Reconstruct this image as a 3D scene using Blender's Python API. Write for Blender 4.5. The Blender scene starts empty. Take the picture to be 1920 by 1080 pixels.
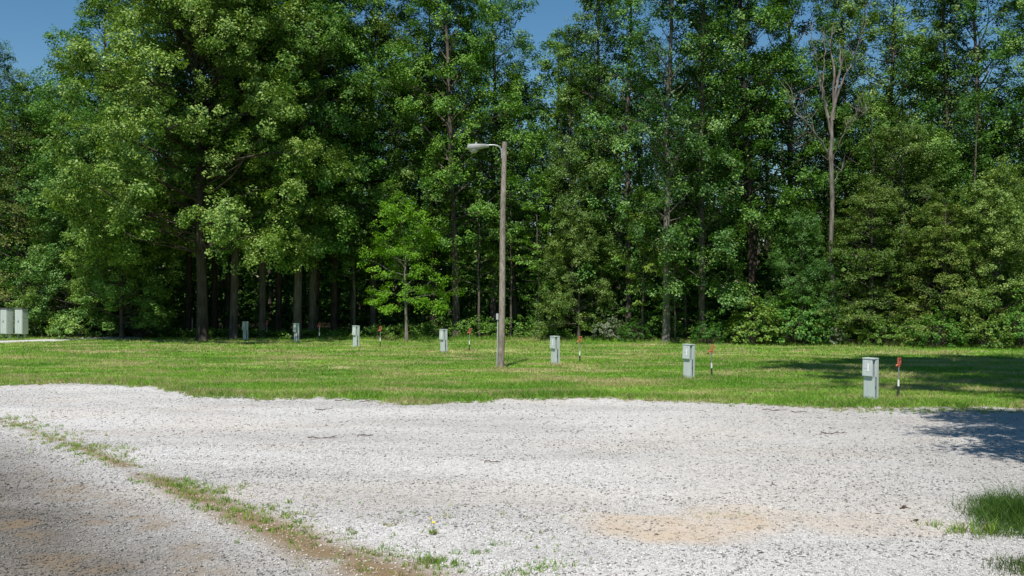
import bpy, math
import numpy as np
from mathutils import Vector, Matrix
R = math.radians
C = bpy.context.scene.collection
scene = bpy.context.scene

# ------------------------------------------------------------------ camera, sky, sun
CAM_H, F, HOR = 2.6, 1867.0, 548.0
cam = bpy.data.objects.new('camera', bpy.data.cameras.new('camera'))
C.objects.link(cam)
cam.location = (0, 0, CAM_H)
cam.rotation_euler = (R(90) + math.atan((HOR - 540) / F), 0, 0)
cam.data.lens = 35; cam.data.sensor_width = 36
cam.data.clip_start = 0.1; cam.data.clip_end = 3000
scene.camera = cam

SUN_EL = 60
LX, LY = 0.22, 0.975                       # the way shadows fall on the ground
world = bpy.data.worlds.new('World'); scene.world = world
world.use_nodes = True
nt = world.node_tree
sky = nt.nodes.new('ShaderNodeTexSky'); sky.sky_type = 'NISHITA'; sky.sun_disc = False
sky.sun_elevation = R(SUN_EL); sky.sun_rotation = math.atan2(-LX, -LY)
sky.air_density = 1.0; sky.dust_density = 0.1; sky.ozone_density = 1.2
bg = nt.nodes['Background']; bg.inputs[1].default_value = 0.078
hs = nt.nodes.new('ShaderNodeHueSaturation'); hs.inputs['Saturation'].default_value = 1.3; hs.inputs['Hue'].default_value = 0.494
nt.links.new(sky.outputs[0], hs.inputs['Color']); nt.links.new(hs.outputs[0], bg.inputs[0])
sl = bpy.data.lights.new('sun', 'SUN'); sl.energy = 4.6; sl.angle = R(0.53); sl.color = (1, 0.955, 0.88)
so = bpy.data.objects.new('sun', sl); C.objects.link(so)
k = math.cos(R(SUN_EL)) / math.hypot(LX, LY)
so.rotation_euler = Vector((LX * k, LY * k, -math.sin(R(SUN_EL)))).to_track_quat('-Z', 'Y').to_euler()
so.location = (-10, -40, 60)
scene.view_settings.view_transform = 'Standard'
scene.view_settings.look = 'None'
scene.view_settings.exposure = 0.30
scene.view_settings.gamma = 1.0
cy = scene.cycles
cy.max_bounces = 6; cy.diffuse_bounces = 2; cy.glossy_bounces = 2; cy.transmission_bounces = 4
cy.transparent_max_bounces = 4; cy.caustics_reflective = False; cy.caustics_refractive = False

# ------------------------------------------------------------------ helpers
def at(px, py):
    d = CAM_H * F / (py - HOR)
    return ((px - 960) / F * d, d)

def atd(px, d):
    return ((px - 960) / F * d, d)

def mesh_np(name, V, k):
    """V: (n,k,3) separate faces of k vertices each."""
    n = len(V)
    me = bpy.data.meshes.new(name)
    me.vertices.add(n * k); me.vertices.foreach_set('co', V.reshape(-1).astype(np.float32))
    me.loops.add(n * k); me.loops.foreach_set('vertex_index', np.arange(n * k, dtype=np.int32))
    me.polygons.add(n); me.polygons.foreach_set('loop_start', np.arange(0, n * k, k, dtype=np.int32))
    me.update(calc_edges=True)
    return me

def mesh_idx(name, V, I):
    """V: (n,3) vertices, I: (m,k) face indices."""
    m, kk = I.shape
    me = bpy.data.meshes.new(name)
    me.vertices.add(len(V)); me.vertices.foreach_set('co', V.reshape(-1).astype(np.float32))
    me.loops.add(m * kk); me.loops.foreach_set('vertex_index', I.reshape(-1).astype(np.int32))
    me.polygons.add(m); me.polygons.foreach_set('loop_start', np.arange(0, m * kk, kk, dtype=np.int32))
    me.update(calc_edges=True)
    return me

def link(name, me, mat, parent=None, smooth=False):
    if mat is not None and not len(me.materials): me.materials.append(mat)
    o = bpy.data.objects.new(name, me); C.objects.link(o)
    if parent is not None: o.parent = parent
    if smooth: me.polygons.foreach_set('use_smooth', np.ones(len(me.polygons), dtype=bool))
    return o

def tag(o, label=None, cat=None, group=None, kind=None):
    if label: o['label'] = label
    if cat: o['category'] = cat
    if group: o['group'] = group
    if kind: o['kind'] = kind
    return o

def thing(name, label, cat, loc, rotz=0.0, group=None):
    o = bpy.data.objects.new(name, None); C.objects.link(o)
    o.empty_display_size = 0.2
    o.location = loc; o.rotation_euler = (0, 0, rotz)
    return tag(o, label, cat, group)

def copy_tree(o, parent=None):
    c = o.copy(); C.objects.link(c)
    if parent is not None: c.parent = parent
    for ch in list(o.children): copy_tree(ch, c)
    return c

def vnoise(x, y, seed=0):
    """smooth 2-D value noise in 0..1"""
    xi = np.floor(x).astype(np.int64); yi = np.floor(y).astype(np.int64)
    fx = x - xi; fy = y - yi
    fx = fx * fx * (3 - 2 * fx); fy = fy * fy * (3 - 2 * fy)
    def h(a, b):
        n = (a * 374761393 + b * 668265263 + seed * 144665) & 0x7fffffff
        n = ((n ^ (n >> 13)) * 1274126177) & 0x7fffffff
        return ((n ^ (n >> 16)) & 0xffff) / 65535.0
    return (h(xi, yi) * (1 - fx) + h(xi + 1, yi) * fx) * (1 - fy) + (h(xi, yi + 1) * (1 - fx) + h(xi + 1, yi + 1) * fx) * fy

def fbm(x, y, seed=0, oct=4):
    s = 0; a = 0.5; t = 0
    for i in range(oct):
        s = s + a * vnoise(x * 2 ** i, y * 2 ** i, seed + i * 7); t += a; a *= 0.5
    return s / t

# ------------------------------------------------------------------ materials
def newmat(name):
    m = bpy.data.materials.new(name); m.use_nodes = True
    n = m.node_tree.nodes; n.clear()
    out = n.new('ShaderNodeOutputMaterial')
    return m, n, m.node_tree.links, out

def ramp(n, stops):
    r = n.new('ShaderNodeValToRGB')
    e = r.color_ramp.elements
    e[0].position, e[0].color = stops[0][0], (*stops[0][1], 1)
    e[1].position, e[1].color = stops[-1][0], (*stops[-1][1], 1)
    for p, c in stops[1:-1]:
        x = e.new(p); x.color = (*c, 1)
    return r

def leaf_mat(name, c_dark, c_mid, c_light, trans=0.35, rough=0.45, spec=0.4, nscale=0.35):
    m, n, l, out = newmat(name)
    geo = n.new('ShaderNodeNewGeometry'); oi = n.new('ShaderNodeObjectInfo')
    nz = n.new('ShaderNodeTexNoise'); nz.inputs['Scale'].default_value = nscale; nz.inputs['Detail'].default_value = 3
    l.new(geo.outputs['Position'], nz.inputs['Vector'])
    a = n.new('ShaderNodeMath'); a.operation = 'MULTIPLY'; a.inputs[1].default_value = 0.62
    l.new(geo.outputs['Random Per Island'], a.inputs[0])
    b = n.new('ShaderNodeMath'); b.operation = 'MULTIPLY_ADD'; b.inputs[1].default_value = 0.7
    l.new(nz.outputs[0], b.inputs[0]); l.new(a.outputs[0], b.inputs[2])
    c = n.new('ShaderNodeMath'); c.operation = 'MULTIPLY_ADD'; c.inputs[1].default_value = 0.15; c.inputs[2].default_value = 0
    l.new(oi.outputs['Random'], c.inputs[0]); l.new(b.outputs[0], c.inputs[2])
    r = ramp(n, [(0.35, c_dark), (0.75, c_mid), (1.15 if False else 1.0, c_light)])
    l.new(c.outputs[0], r.inputs[0])
    hv = n.new('ShaderNodeHueSaturation')
    hm = n.new('ShaderNodeMapRange'); hm.inputs[3].default_value = 0.484; hm.inputs[4].default_value = 0.526
    vm = n.new('ShaderNodeMapRange'); vm.inputs[3].default_value = 0.78; vm.inputs[4].default_value = 1.2
    wn = n.new('ShaderNodeTexWhiteNoise'); wn.noise_dimensions = '1D'; l.new(oi.outputs['Random'], wn.inputs['W'])
    l.new(wn.outputs['Value'], hm.inputs[0]); l.new(oi.outputs['Random'], vm.inputs[0])
    l.new(hm.outputs[0], hv.inputs['Hue']); l.new(vm.outputs[0], hv.inputs['Value']); l.new(r.outputs[0], hv.inputs['Color'])
    r = hv
    p = n.new('ShaderNodeBsdfPrincipled'); p.inputs['Roughness'].default_value = rough
    p.inputs['Specular IOR Level'].default_value = spec
    l.new(r.outputs[0], p.inputs['Base Color'])
    t = n.new('ShaderNodeBsdfTranslucent')
    mx = n.new('ShaderNodeMix'); mx.data_type = 'RGBA'; mx.blend_type = 'MULTIPLY'; mx.inputs[0].default_value = 1
    l.new(r.outputs[0], mx.inputs[6]); mx.inputs[7].default_value = (1.2, 1.3, 0.5, 1)
    l.new(mx.outputs[2], t.inputs[0])
    ms = n.new('ShaderNodeMixShader'); ms.inputs[0].default_value = trans
    l.new(p.outputs[0], ms.inputs[1]); l.new(t.outputs[0], ms.inputs[2]); l.new(ms.outputs[0], out.inputs[0])
    return m

def bark_mat(name, c1, c2, scale=6):
    m, n, l, out = newmat(name)
    tc = n.new('ShaderNodeTexCoord'); mp = n.new('ShaderNodeMapping'); mp.inputs['Scale'].default_value = (1, 1, 0.14)
    l.new(tc.outputs['Object'], mp.inputs[0])
    nz = n.new('ShaderNodeTexNoise'); nz.inputs['Scale'].default_value = scale * 2.2; nz.inputs['Detail'].default_value = 6
    l.new(mp.outputs[0], nz.inputs['Vector'])
    n2 = n.new('ShaderNodeTexNoise'); n2.inputs['Scale'].default_value = 1.4; n2.inputs['Detail'].default_value = 4
    l.new(tc.outputs['Object'], n2.inputs['Vector'])
    av = n.new('ShaderNodeMath'); av.operation = 'MULTIPLY_ADD'; av.inputs[1].default_value = 0.6
    ml = n.new('ShaderNodeMath'); ml.operation = 'MULTIPLY'; ml.inputs[1].default_value = 0.4
    l.new(n2.outputs[0], ml.inputs[0]); l.new(nz.outputs[0], av.inputs[0]); l.new(ml.outputs[0], av.inputs[2])
    r = ramp(n, [(0.36, c1), (0.64, c2)]); l.new(av.outputs[0], r.inputs[0])
    p = n.new('ShaderNodeBsdfPrincipled'); p.inputs['Roughness'].default_value = 0.9
    p.inputs['Specular IOR Level'].default_value = 0.15
    l.new(r.outputs[0], p.inputs['Base Color'])
    bp = n.new('ShaderNodeBump'); bp.inputs['Strength'].default_value = 0.8; bp.inputs['Distance'].default_value = 0.03
    l.new(nz.outputs[0], bp.inputs['Height']); l.new(bp.outputs[0], p.inputs['Normal'])
    l.new(p.outputs[0], out.inputs[0])
    return m

def paint_mat(name, col, rough=0.45, metal=0.0, var=0.12, scale=9, spec=0.5, streak=True):
    m, n, l, out = newmat(name)
    tc = n.new('ShaderNodeTexCoord'); mp = n.new('ShaderNodeMapping')
    mp.inputs['Scale'].default_value = (1, 1, 0.25 if streak else 1)
    l.new(tc.outputs['Object'], mp.inputs[0])
    nz = n.new('ShaderNodeTexNoise'); nz.inputs['Scale'].default_value = scale; nz.inputs['Detail'].default_value = 5
    l.new(mp.outputs[0], nz.inputs['Vector'])
    lo = tuple(c * (1 - var * 1.6) for c in col); hi = tuple(min(1, c * (1 + var)) for c in col)
    r = ramp(n, [(0.3, lo), (0.7, hi)]); l.new(nz.outputs[0], r.inputs[0])
    p = n.new('ShaderNodeBsdfPrincipled'); p.inputs['Roughness'].default_value = rough
    p.inputs['Metallic'].default_value = metal; p.inputs['Specular IOR Level'].default_value = spec
    l.new(r.outputs[0], p.inputs['Base Color']); l.new(p.outputs[0], out.inputs[0])
    return m

M_MAPLE = leaf_mat('maple_leaves', (0.036, 0.100, 0.018), (0.108, 0.225, 0.036), (0.275, 0.400, 0.095), 0.22, 0.48, 0.28)
M_TALL = leaf_mat('forest_leaves', (0.028, 0.084, 0.011), (0.086, 0.188, 0.022), (0.225, 0.345, 0.056), 0.24, 0.5, 0.25)
M_ASPEN = leaf_mat('poplar_leaves', (0.030, 0.088, 0.018), (0.092, 0.196, 0.035), (0.245, 0.365, 0.090), 0.22, 0.45, 0.32)
M_OLIVE = leaf_mat('olive_leaves', (0.046, 0.096, 0.012), (0.112, 0.182, 0.026), (0.250, 0.295, 0.075), 0.24, 0.5, 0.22)
M_LIME = leaf_mat('lime_leaves', (0.085, 0.180, 0.010), (0.165, 0.300, 0.018), (0.270, 0.42, 0.038), 0.36, 0.48, 0.22)
M_DARK = leaf_mat('deep_wood_leaves', (0.015, 0.050, 0.007), (0.042, 0.105, 0.015), (0.100, 0.185, 0.032), 0.22, 0.52, 0.2)  # forest greens darkened, so the wood's inner shade is in the leaf colour
M_PALE = leaf_mat('pale_shrub_leaves', (0.11, 0.155, 0.085), (0.185, 0.235, 0.14), (0.32, 0.37, 0.25), 0.22, 0.5, 0.3)
M_SHRUB = leaf_mat('shrub_leaves', (0.030, 0.090, 0.012), (0.080, 0.180, 0.024), (0.215, 0.335, 0.056), 0.24, 0.5, 0.25)
M_BARK = bark_mat('grey_bark', (0.05, 0.041, 0.033), (0.165, 0.142, 0.12))
M_BARKP = bark_mat('pale_bark', (0.10, 0.088, 0.076), (0.25, 0.225, 0.20))
M_BARKD = bark_mat('dark_bark', (0.025, 0.02, 0.016), (0.085, 0.068, 0.054))
M_DEAD = bark_mat('dead_wood', (0.075, 0.064, 0.055), (0.27, 0.24, 0.215))
M_POLE = bark_mat('weathered_pole_wood', (0.13, 0.105, 0.088), (0.40, 0.345, 0.30), 16)

# ------------------------------------------------------------------ tree building
UP = np.array([0, 0, 1.0])
def norm(v): return v / (np.linalg.norm(v, axis=-1, keepdims=True) + 1e-9)

def tube(P, r, sides, V, I):
    """append a tapered tube along P (n,3) with radii r to the lists V, I"""
    P = np.asarray(P, float); n = len(P)
    T = np.gradient(P, axis=0); T = norm(T)
    ref = np.where(np.abs(T[:, 2:3]) > 0.9, np.array([[1.0, 0, 0]]), np.array([[0, 0, 1.0]]))
    A = norm(np.cross(T, ref)); B = np.cross(T, A)
    ang = np.arange(sides) * 2 * math.pi / sides
    ring = P[:, None] + (A[:, None] * np.cos(ang)[None, :, None] + B[:, None] * np.sin(ang)[None, :, None]) * np.asarray(r)[:, None, None]
    base = sum(len(x) for x in V)
    V.append(ring.reshape(-1, 3))
    i = np.arange(n - 1)[:, None] * sides; j = np.arange(sides)[None, :]; j2 = (j + 1) % sides
    q = np.stack([i + j, i + j2, i + sides + j2, i + sides + j], -1).reshape(-1, 4) + base
    I.append(q)

def leaves(rng, cen, out, n, rt, size, flat=0.5, upw=0.6):
    """cen (m,3) tuft centres, out (m,3) outward directions -> leaf quads (m*n,4,3)"""
    m = len(cen)
    c = np.repeat(cen, n, 0); o = np.repeat(out, n, 0)
    sc = np.repeat(rng.uniform(0.6, 1.25, m), n)[:, None]
    off = rng.normal(0, 1, (m * n, 3)); off *= (rng.uniform(0.15, 1, (m * n, 1)) ** 0.5) / (np.linalg.norm(off, axis=1, keepdims=True) + 1e-6)
    off[:, 2] *= flat
    off[:, 2] -= 0.25 * (off[:, 0] ** 2 + off[:, 1] ** 2)
    p = c + off * rt * 0.74 * sc
    nrm = norm(UP * upw + o * 0.75 + np.repeat(rng.normal(0, 0.25, (m, 3)), n, 0) + rng.normal(0, 0.36, (m * n, 3)))
    t = norm(np.cross(nrm, rng.normal(0, 1, (m * n, 3)))); b = np.cross(nrm, t)
    L = (size * rng.uniform(0.65, 1.3, m * n))[:, None]; W = L * rng.uniform(0.55, 0.85, (m * n, 1))
    fold = nrm * L * 0.13
    return np.stack([p - t * L * 0.5, p + b * W * 0.5 + fold - t * L * 0.08, p + t * L * 0.5 - fold, p - b * W * 0.5 + fold - t * L * 0.08], 1)

def gen_tree(seed, H, r0, base, prof, nl=40, e_lo=10, e_hi=55, droop=0.12, sub_den=2.2, n_leaf=22, rt=0.5, size=0.17,
             lean=(0, 0), wander=0.25, flat=0.5, fork=False, inner=0.25, bare=False, gap=0.0, clumps=0, rc=1.0):
    rng = np.random.default_rng(seed)
    V, I = [], []
    n = 15
    t = np.linspace(0, 1, n)
    w = np.cumsum(rng.normal(0, wander / 3, (n, 2)), 0); w -= w[0]
    P = np.zeros((n, 3)); P[:, :2] = w * t[:, None] + np.outer(t, lean); P[:, 2] = t * H * 0.97
    rad = r0 * np.maximum(0.05, (1 - t) ** 0.75); 
    zz = np.array([0, 0.15, 0.4, 0.9]); 
    P2 = [P[0]]; r2 = [r0 * 1.55]
    for z, f in ((0.18, 1.25), (0.5, 1.08)):
        P2.append(P[0] + (P[1] - P[0]) * (z / (P[1, 2] + 1e-6))); r2.append(r0 * f)
    P = np.vstack([P2, P[1:]]); rad = np.r_[r2, rad[1:]]
    tz = P[:, 2]
    tube(P, rad, 9, V, I)
    def trunk_at(z):
        return np.array([np.interp(z, tz, P[:, 0]), np.interp(z, tz, P[:, 1]), z]), np.interp(z, tz, rad)
    cen, out = [], []
    for i in range(nl):
        u = (i + rng.uniform(0, 1)) / nl
        u = u ** 0.9
        z = base + (H * 0.96 - base) * u
        z = min(z, H * 0.96)
        c0, rr = trunk_at(z)
        az = i * 2.39996 + rng.uniform(-0.5, 0.5)
        L = prof(u) * rng.uniform(0.65, 1.2)
        el = R(e_lo + (e_hi - e_lo) * u + rng.normal(0, 9))
        m = 7; s = np.linspace(0, 1, m)
        d = np.array([math.cos(az) * math.cos(el), math.sin(az) * math.cos(el), math.sin(el)])
        side = np.array([-math.sin(az), math.cos(az), 0])
        lp = c0 + np.outer(s * L, d); lp[:, 2] -= droop * L * s ** 2.2
        lp += np.outer(np.sin(s * rng.uniform(2, 5)) * rng.normal(0, 0.08) * L, side)
        lr = max(0.012, min(rr * 0.5, 0.016 * L + 0.010)) * (1 - s * 0.85)
        tube(lp, lr, 5, V, I)
        if gap and rng.uniform() < gap: continue
        ns = max(2, int(L * sub_den))
        for q in range(ns):
            f = rng.uniform(inner, 1.0) if q else 1.0
            a = np.array([np.interp(f, s, lp[:, kk]) for kk in range(3)])
            sl = (0.20 * L * (1.25 - f) + 0.35) * rng.uniform(0.6, 1.3)
            dd = norm(d * rng.uniform(0.3, 1.0) + side * rng.choice([-1, 1]) * rng.uniform(0.3, 1.1) + UP * rng.normal(0.12, 0.3))
            sp = a + np.outer(np.array([0, 0.5, 1]) * sl, dd); sp[:, 2] -= droop * sl * np.array([0, 0.15, 0.5])
            tube(sp, np.array([1, 0.7, 0.35]) * max(0.008, 0.012 * sl + 0.005), 3, V, I)
            for g in (0.45, 1.0):
                cc = a + dd * sl * g
                cc = cc + rng.normal(0, 0.18, 3); cen.append(cc)
                o = cc - (c0 - UP * 0.5); cen_o = o / (np.linalg.norm(o) + 1e-6); out.append(cen_o)
    # leafy bosses on the outside of the crown, each on a branch of its own
    for i in range(clumps):
        u = rng.uniform(0, 1) ** 1.15; z = base - 0.3 + (H * 0.97 - base) * u
        az = i * 2.39996 + rng.uniform(-0.6, 0.6); Rr = prof(u) * (1.02 - 0.55 * rng.uniform(0, 1) ** 1.7)
        c0, rr = trunk_at(max(base * 0.98, z - Rr * 0.45))
        ctr = np.array([c0[0] + math.cos(az) * Rr, c0[1] + math.sin(az) * Rr, z])
        r_ = rc * rng.uniform(0.55, 1.35)
        mid = (c0 + ctr) / 2 + np.array([0, 0, -0.08 * Rr])
        if i % 2 == 0 and u > 0.12: tube(np.array([c0, mid, ctr]), [0.012 + 0.007 * Rr, 0.010 + 0.005 * Rr, 0.008], 4, V, I)
        nt_ = max(5, int(14 * r_ ** 1.6))
        dd = norm(rng.normal(0, 1, (nt_, 3)) + np.array([math.cos(az) * 0.7, math.sin(az) * 0.7, 0.55]))
        pp = ctr + dd * r_ * rng.uniform(0.45, 1.2, (nt_, 1)) * rng.uniform(0.65, 1.25, 3) * np.array([1, 1, 0.8])
        cen.extend(pp); out.extend(dd)
    cen = np.array(cen); out = np.array(out)
    LV = leaves(rng, cen, out, n_leaf, rt, size, flat)
    return (np.vstack(V), np.vstack(I)), LV

def gen_shrub(seed, H, W, n_tuft=90, n_leaf=22, rt=0.3, size=0.13, low=0.1):
    rng = np.random.default_rng(seed)
    V, I, cen, out = [], [], [], []
    for i in range(n_tuft):
        az = rng.uniform(0, 2 * math.pi); rr = math.sqrt(rng.uniform(0, 1)); 
        top = H * (1 - 0.55 * rr ** 2)
        z = top * rng.uniform(low, 1.0) ** 0.7
        c = np.array([math.cos(az) * rr * W, math.sin(az) * rr * W, z])
        cen.append(c); out.append(norm(c - np.array([0, 0, H * 0.3])))
        if i % 3 == 0:
            b = np.array([c[0] * 0.12, c[1] * 0.12, 0])
            mid = (b + c) / 2 + np.array([c[0] * -0.12, c[1] * -0.12, 0.1 * H])
            tube(np.array([b, mid, c]), [0.022, 0.016, 0.006], 4, V, I)
    return (np.vstack(V), np.vstack(I)), leaves(rng, np.array(cen), np.array(out), n_leaf, rt, size, 0.6)

def prof_round(Rm, low=0.75):
    return lambda u: Rm * (low + (1 - low) * math.sin(min(1, u * 2.2) * math.pi / 2)) * max(0.16, (1 - max(0, u - 0.35) / 0.65) ** 0.6)
def prof_col(Rm):
    return lambda u: Rm * (0.55 + 0.45 * math.sin(math.pi * min(1, 0.15 + u))) * max(0.2, (1 - u) ** 0.35)
def prof_cone(Rm):
    return lambda u: Rm * (1.02 - 0.78 * u)

PROTO = {}
def proto(key, builder, leafmat, barkmat):
    wood, LV = builder
    wm = mesh_idx(key + '_wood', *wood); wm.materials.append(barkmat)
    wm.polygons.foreach_set('use_smooth', np.ones(len(wm.polygons), dtype=bool))
    lm = mesh_np(key + '_leaf', LV, 4); lm.materials.append(leafmat)
    PROTO[key] = (wm, lm, LV, wood)

proto('maple', gen_tree(3, 25, 0.30, 4.8, prof_round(6.9, 0.85), 66, 8, 62, 0.2, 2.0, 52, 0.56, 0.132, lean=(-0.3, 0.2), flat=0.8, clumps=300, rc=0.9, inner=0.08), M_MAPLE, M_BARKD)
proto('tall_a', gen_tree(11, 24, 0.22, 5.5, prof_round(4.6, 0.7), 56, 25, 66, 0.14, 2.2, 42, 0.55, 0.122, lean=(0.5, 0.2), gap=0.1, flat=0.75, clumps=75, rc=0.95), M_TALL, M_BARK)
proto('tall_b', gen_tree(12, 23, 0.19, 6.5, prof_round(4.0, 0.6), 50, 28, 70, 0.12, 2.2, 42, 0.52, 0.122, lean=(-0.5, 0.3), gap=0.12, flat=0.75, clumps=62, rc=0.9), M_TALL, M_BARKD)
proto('tall_c', gen_tree(13, 25, 0.21, 4.2, prof_round(4.2, 0.6), 58, 24, 66, 0.14, 2.1, 42, 0.55, 0.122, lean=(0.3, -0.2), gap=0.12, flat=0.75, clumps=80, rc=0.95), M_MAPLE, M_BARK)
proto('poplar_a', gen_tree(21, 24, 0.19, 3.2, prof_col(2.9), 66, 34, 70, 0.08, 2.6, 40, 0.46, 0.108, lean=(0.25, 0.1), gap=0.12, flat=0.8, clumps=80, rc=0.7), M_ASPEN, M_BARK)
proto('poplar_b', gen_tree(22, 22, 0.16, 2.0, prof_col(2.5), 62, 32, 70, 0.08, 2.6, 40, 0.46, 0.108, lean=(-0.3, 0.1), gap=0.15, flat=0.8, clumps=75, rc=0.7), M_ASPEN, M_BARK)
proto('open', gen_tree(31, 17, 0.17, 7.0, prof_round(3.6, 0.6), 34, 35, 70, 0.1, 2.2, 30, 0.5, 0.135, lean=(0.2, 0.1), gap=0.3, clumps=24, rc=0.8), M_TALL, M_BARKD)
proto('low', gen_tree(41, 12, 0.14, 0.9, prof_cone(4.2), 60, 12, 55, 0.16, 2.1, 38, 0.5, 0.10, gap=0.15, flat=0.5, clumps=64, rc=0.75), M_OLIVE, M_BARK)
proto('low_green', gen_tree(42, 13, 0.15, 1.0, prof_cone(4.0), 60, 14, 58, 0.16, 2.1, 42, 0.5, 0.114, gap=0.06, flat=0.7, clumps=85, rc=0.95), M_MAPLE, M_BARK)
proto('lime', gen_tree(51, 7.6, 0.09, 2.0, prof_cone(2.6), 22, 12, 50, 0.1, 2.6, 46, 0.46, 0.10, flat=0.65, gap=0.1, clumps=26, rc=0.6), M_LIME, M_BARKP)
proto('slim', gen_tree(61, 11, 0.075, 2.5, prof_col(1.6), 34, 15, 55, 0.14, 2.8, 30, 0.42, 0.125, gap=0.1), M_TALL, M_BARK)
proto('shrub', gen_shrub(71, 2.4, 1.6, 130, 30, 0.32, 0.112), M_SHRUB, M_BARK)
proto('pale_shrub', gen_shrub(72, 2.2, 1.3, 90, 22, 0.28, 0.11, 0.2), M_PALE, M_BARK)

def tree(key, px, d, scale, rot, label, group=None, cat='tree', name='forest_tree', sxy=None, xy=None, bark=None):
    wm, lm = PROTO[key][:2]
    x, y = xy if xy else atd(px, d)
    t = thing(name, label, cat, (x, y, 0), R(rot), group)
    s2 = sxy or scale
    t.scale = (s2, s2, scale)
    w = link('trunk' if cat == 'tree' else 'stem', wm, None, t)
    if bark is not None:
        w.material_slots[0].link = 'OBJECT'; w.material_slots[0].material = bark
    c = link('crown' if cat == 'tree' else 'foliage', lm, None, t)
    return t

G = 'trees along the front of the wood'
# left side
tree('maple', 380, 51.3, 0.98, 20, 'large broad maple with thick dark trunk and knot, standing out in front at left', G, name='maple_tree')
tree('low', 45, 62, 1.12, 200, 'bushy olive green tree behind the metal cabinets at far left', G, sxy=1.25, name='leafy_tree')
tree('tall_b', 8, 74, 0.93, 40, 'dark tree at far left whose top stands against the blue sky', G)
tree('tall_a', 92, 80, 0.82, 140, 'lower dark crown beside the blue sky at upper left', G)
tree('tall_a', 180, 64, 1.03, 75, 'tall tree leaning over the blue sky corner, left of the large maple', G)
tree('low_green', 150, 56.5, 0.98, 10, 'low spreading leafy tree left of the maple, its branches near the ground', G, name='leafy_tree')
tree('low_green', 228, 54.6, 0.74, 290, 'bright leafy low tree beside the silvery shrub, left of the maple trunk', G, name='leafy_tree', sxy=0.85)
tree('low_green', 128, 57.5, 0.62, 75, 'low leafy tree just right of the metal cabinets at left', G, name='leafy_tree', sxy=0.75)
tree('low_green', 268, 58, 0.72, 120, 'small leafy tree tucked under the left side of the large maple', G, name='leafy_tree')
tree('tall_b', 352, 57, 1.02, 200, 'dark trunked tree just left behind the maple trunk', G)
tree('tall_b', 402, 58.5, 1.05, 320, 'dark trunked tree just right behind the maple trunk', G)
tree('tall_a', 437, 54.6, 1.03, 15, 'grey trunked tree with flared foot, left of the shaded dark pedestal', G)
tree('tall_c', 492, 55.5, 1.0, 130, 'grey trunked shaded tree, first to the right of the shaded pedestal', G)
tree('tall_b', 521, 57.0, 1.04, 250, 'slim grey trunk standing in shade between two thicker trunks left of centre', G)
tree('tall_a', 557, 54.2, 1.06, 310, 'straight pale grey trunk rising directly behind the sixth pedestal', G)
tree('tall_c', 585, 55.8, 1.0, 60, 'thick double looking grey trunk right of the straight pale trunk', G)
tree('tall_b', 626, 57.0, 1.02, 165, 'dim grey trunk in shade between the pedestals left of centre', G)
tree('slim', 664, 56, 1.1, 90, 'thin leaning sapling in the dark gap left of the lime green tree', G, name='sapling')
tree('tall_c', 700, 58.5, 0.98, 285, 'tall tree rising behind and left of the lime green tree', G)
tree('lime', 762, 52.6, 1.0, 30, 'small lime green tree with layered sunlit branches', G, name='small_tree')
tree('tall_b', 815, 58, 0.96, 345, 'slim tree behind the lime green tree on its right side', G)
tree('tall_a', 856, 56, 0.98, 220, 'dark curved trunk between the lime green tree and the lamp post', G)
tree('slim', 898, 54.5, 1.0, 10, 'slim low branched tree just left of the lamp post', G, name='sapling')
tree('tall_c', 925, 58, 0.93, 100, 'tall tree behind the lamp head, left of the central sky gap', G)
tree('slim', 958, 55, 0.9, 200, 'slender leafy tree just right of the lamp post', G, name='sapling')
# right of the lamp post
tree('open', 1030, 58, 1.06, 0, 'shorter open tree with forked bare limbs under the central sky gap', G)
tree('slim', 1010, 54, 0.85, 150, 'slender tree under the forked open tree, right of the lamp post', G, name='sapling')
tree('poplar_b', 1068, 55, 0.80, 20, 'leafy poplar right of the forked tree, topped by the sky gap', G, name='poplar_tree')
tree('poplar_a', 1122, 54.5, 0.98, 200, 'tall poplar behind the hydrant nearest to the lamp post', G, name='poplar_tree')
tree('low_green', 1085, 53, 0.62, 75, 'low bushy tree behind the pedestal right of the lamp post', G, name='leafy_tree')
tree('poplar_b', 1178, 53.5, 1.08, 100, 'poplar left of the pale bare trunk, right of centre', G, name='poplar_tree')
tree('slim', 1205, 50.8, 0.75, 240, 'thin low sapling at the wood edge left of the pale bare trunk', G, name='sapling')
tree('poplar_a', 1249, 50.2, 1.03, 290, 'poplar with straight pale grey trunk bare down to the lawn', G, name='poplar_tree', bark=M_BARKP)
tree('poplar_b', 1317, 50.2, 1.12, 45, 'poplar with ivy dappled trunk above the hydrant right of centre', G, name='poplar_tree')
tree('slim', 1266, 49.7, 0.55, 30, 'small sapling hiding the middle of the pale bare trunk', G, name='sapling')
tree('slim', 1285, 52, 0.9, 110, 'leafy sapling between the pale trunk and the dappled trunk', G, name='sapling')
tree('tall_b', 1411, 52, 1.02, 20, 'dark trunked tree midway between the dappled trunk and the dead tree', G)
tree('poplar_a', 1372, 55, 1.0, 160, 'tall poplar standing behind, left of the dark trunk at right', G, name='poplar_tree')
tree('tall_a', 1482, 57, 0.98, 260, 'dark tree set back in the gap left of the dead tree', G)
tree('low_green', 1505, 49.5, 0.52, 300, 'low bushy tree at the wood edge left of the dead tree', G, name='leafy_tree')
tree('low', 1698, 49.6, 0.94, 10, 'tallest of the olive yellow trees with branches to the ground right of the dead tree', G, name='leafy_tree', sxy=0.86)
tree('low', 1632, 48.6, 0.66, 150, 'smaller olive yellow tree at the foot of the dead tree', G, name='leafy_tree', sxy=0.8)
tree('low', 1768, 47.6, 0.60, 250, 'olive yellow tree behind the nearest pedestal, right one of its kind', G, name='leafy_tree', sxy=0.75)
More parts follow.
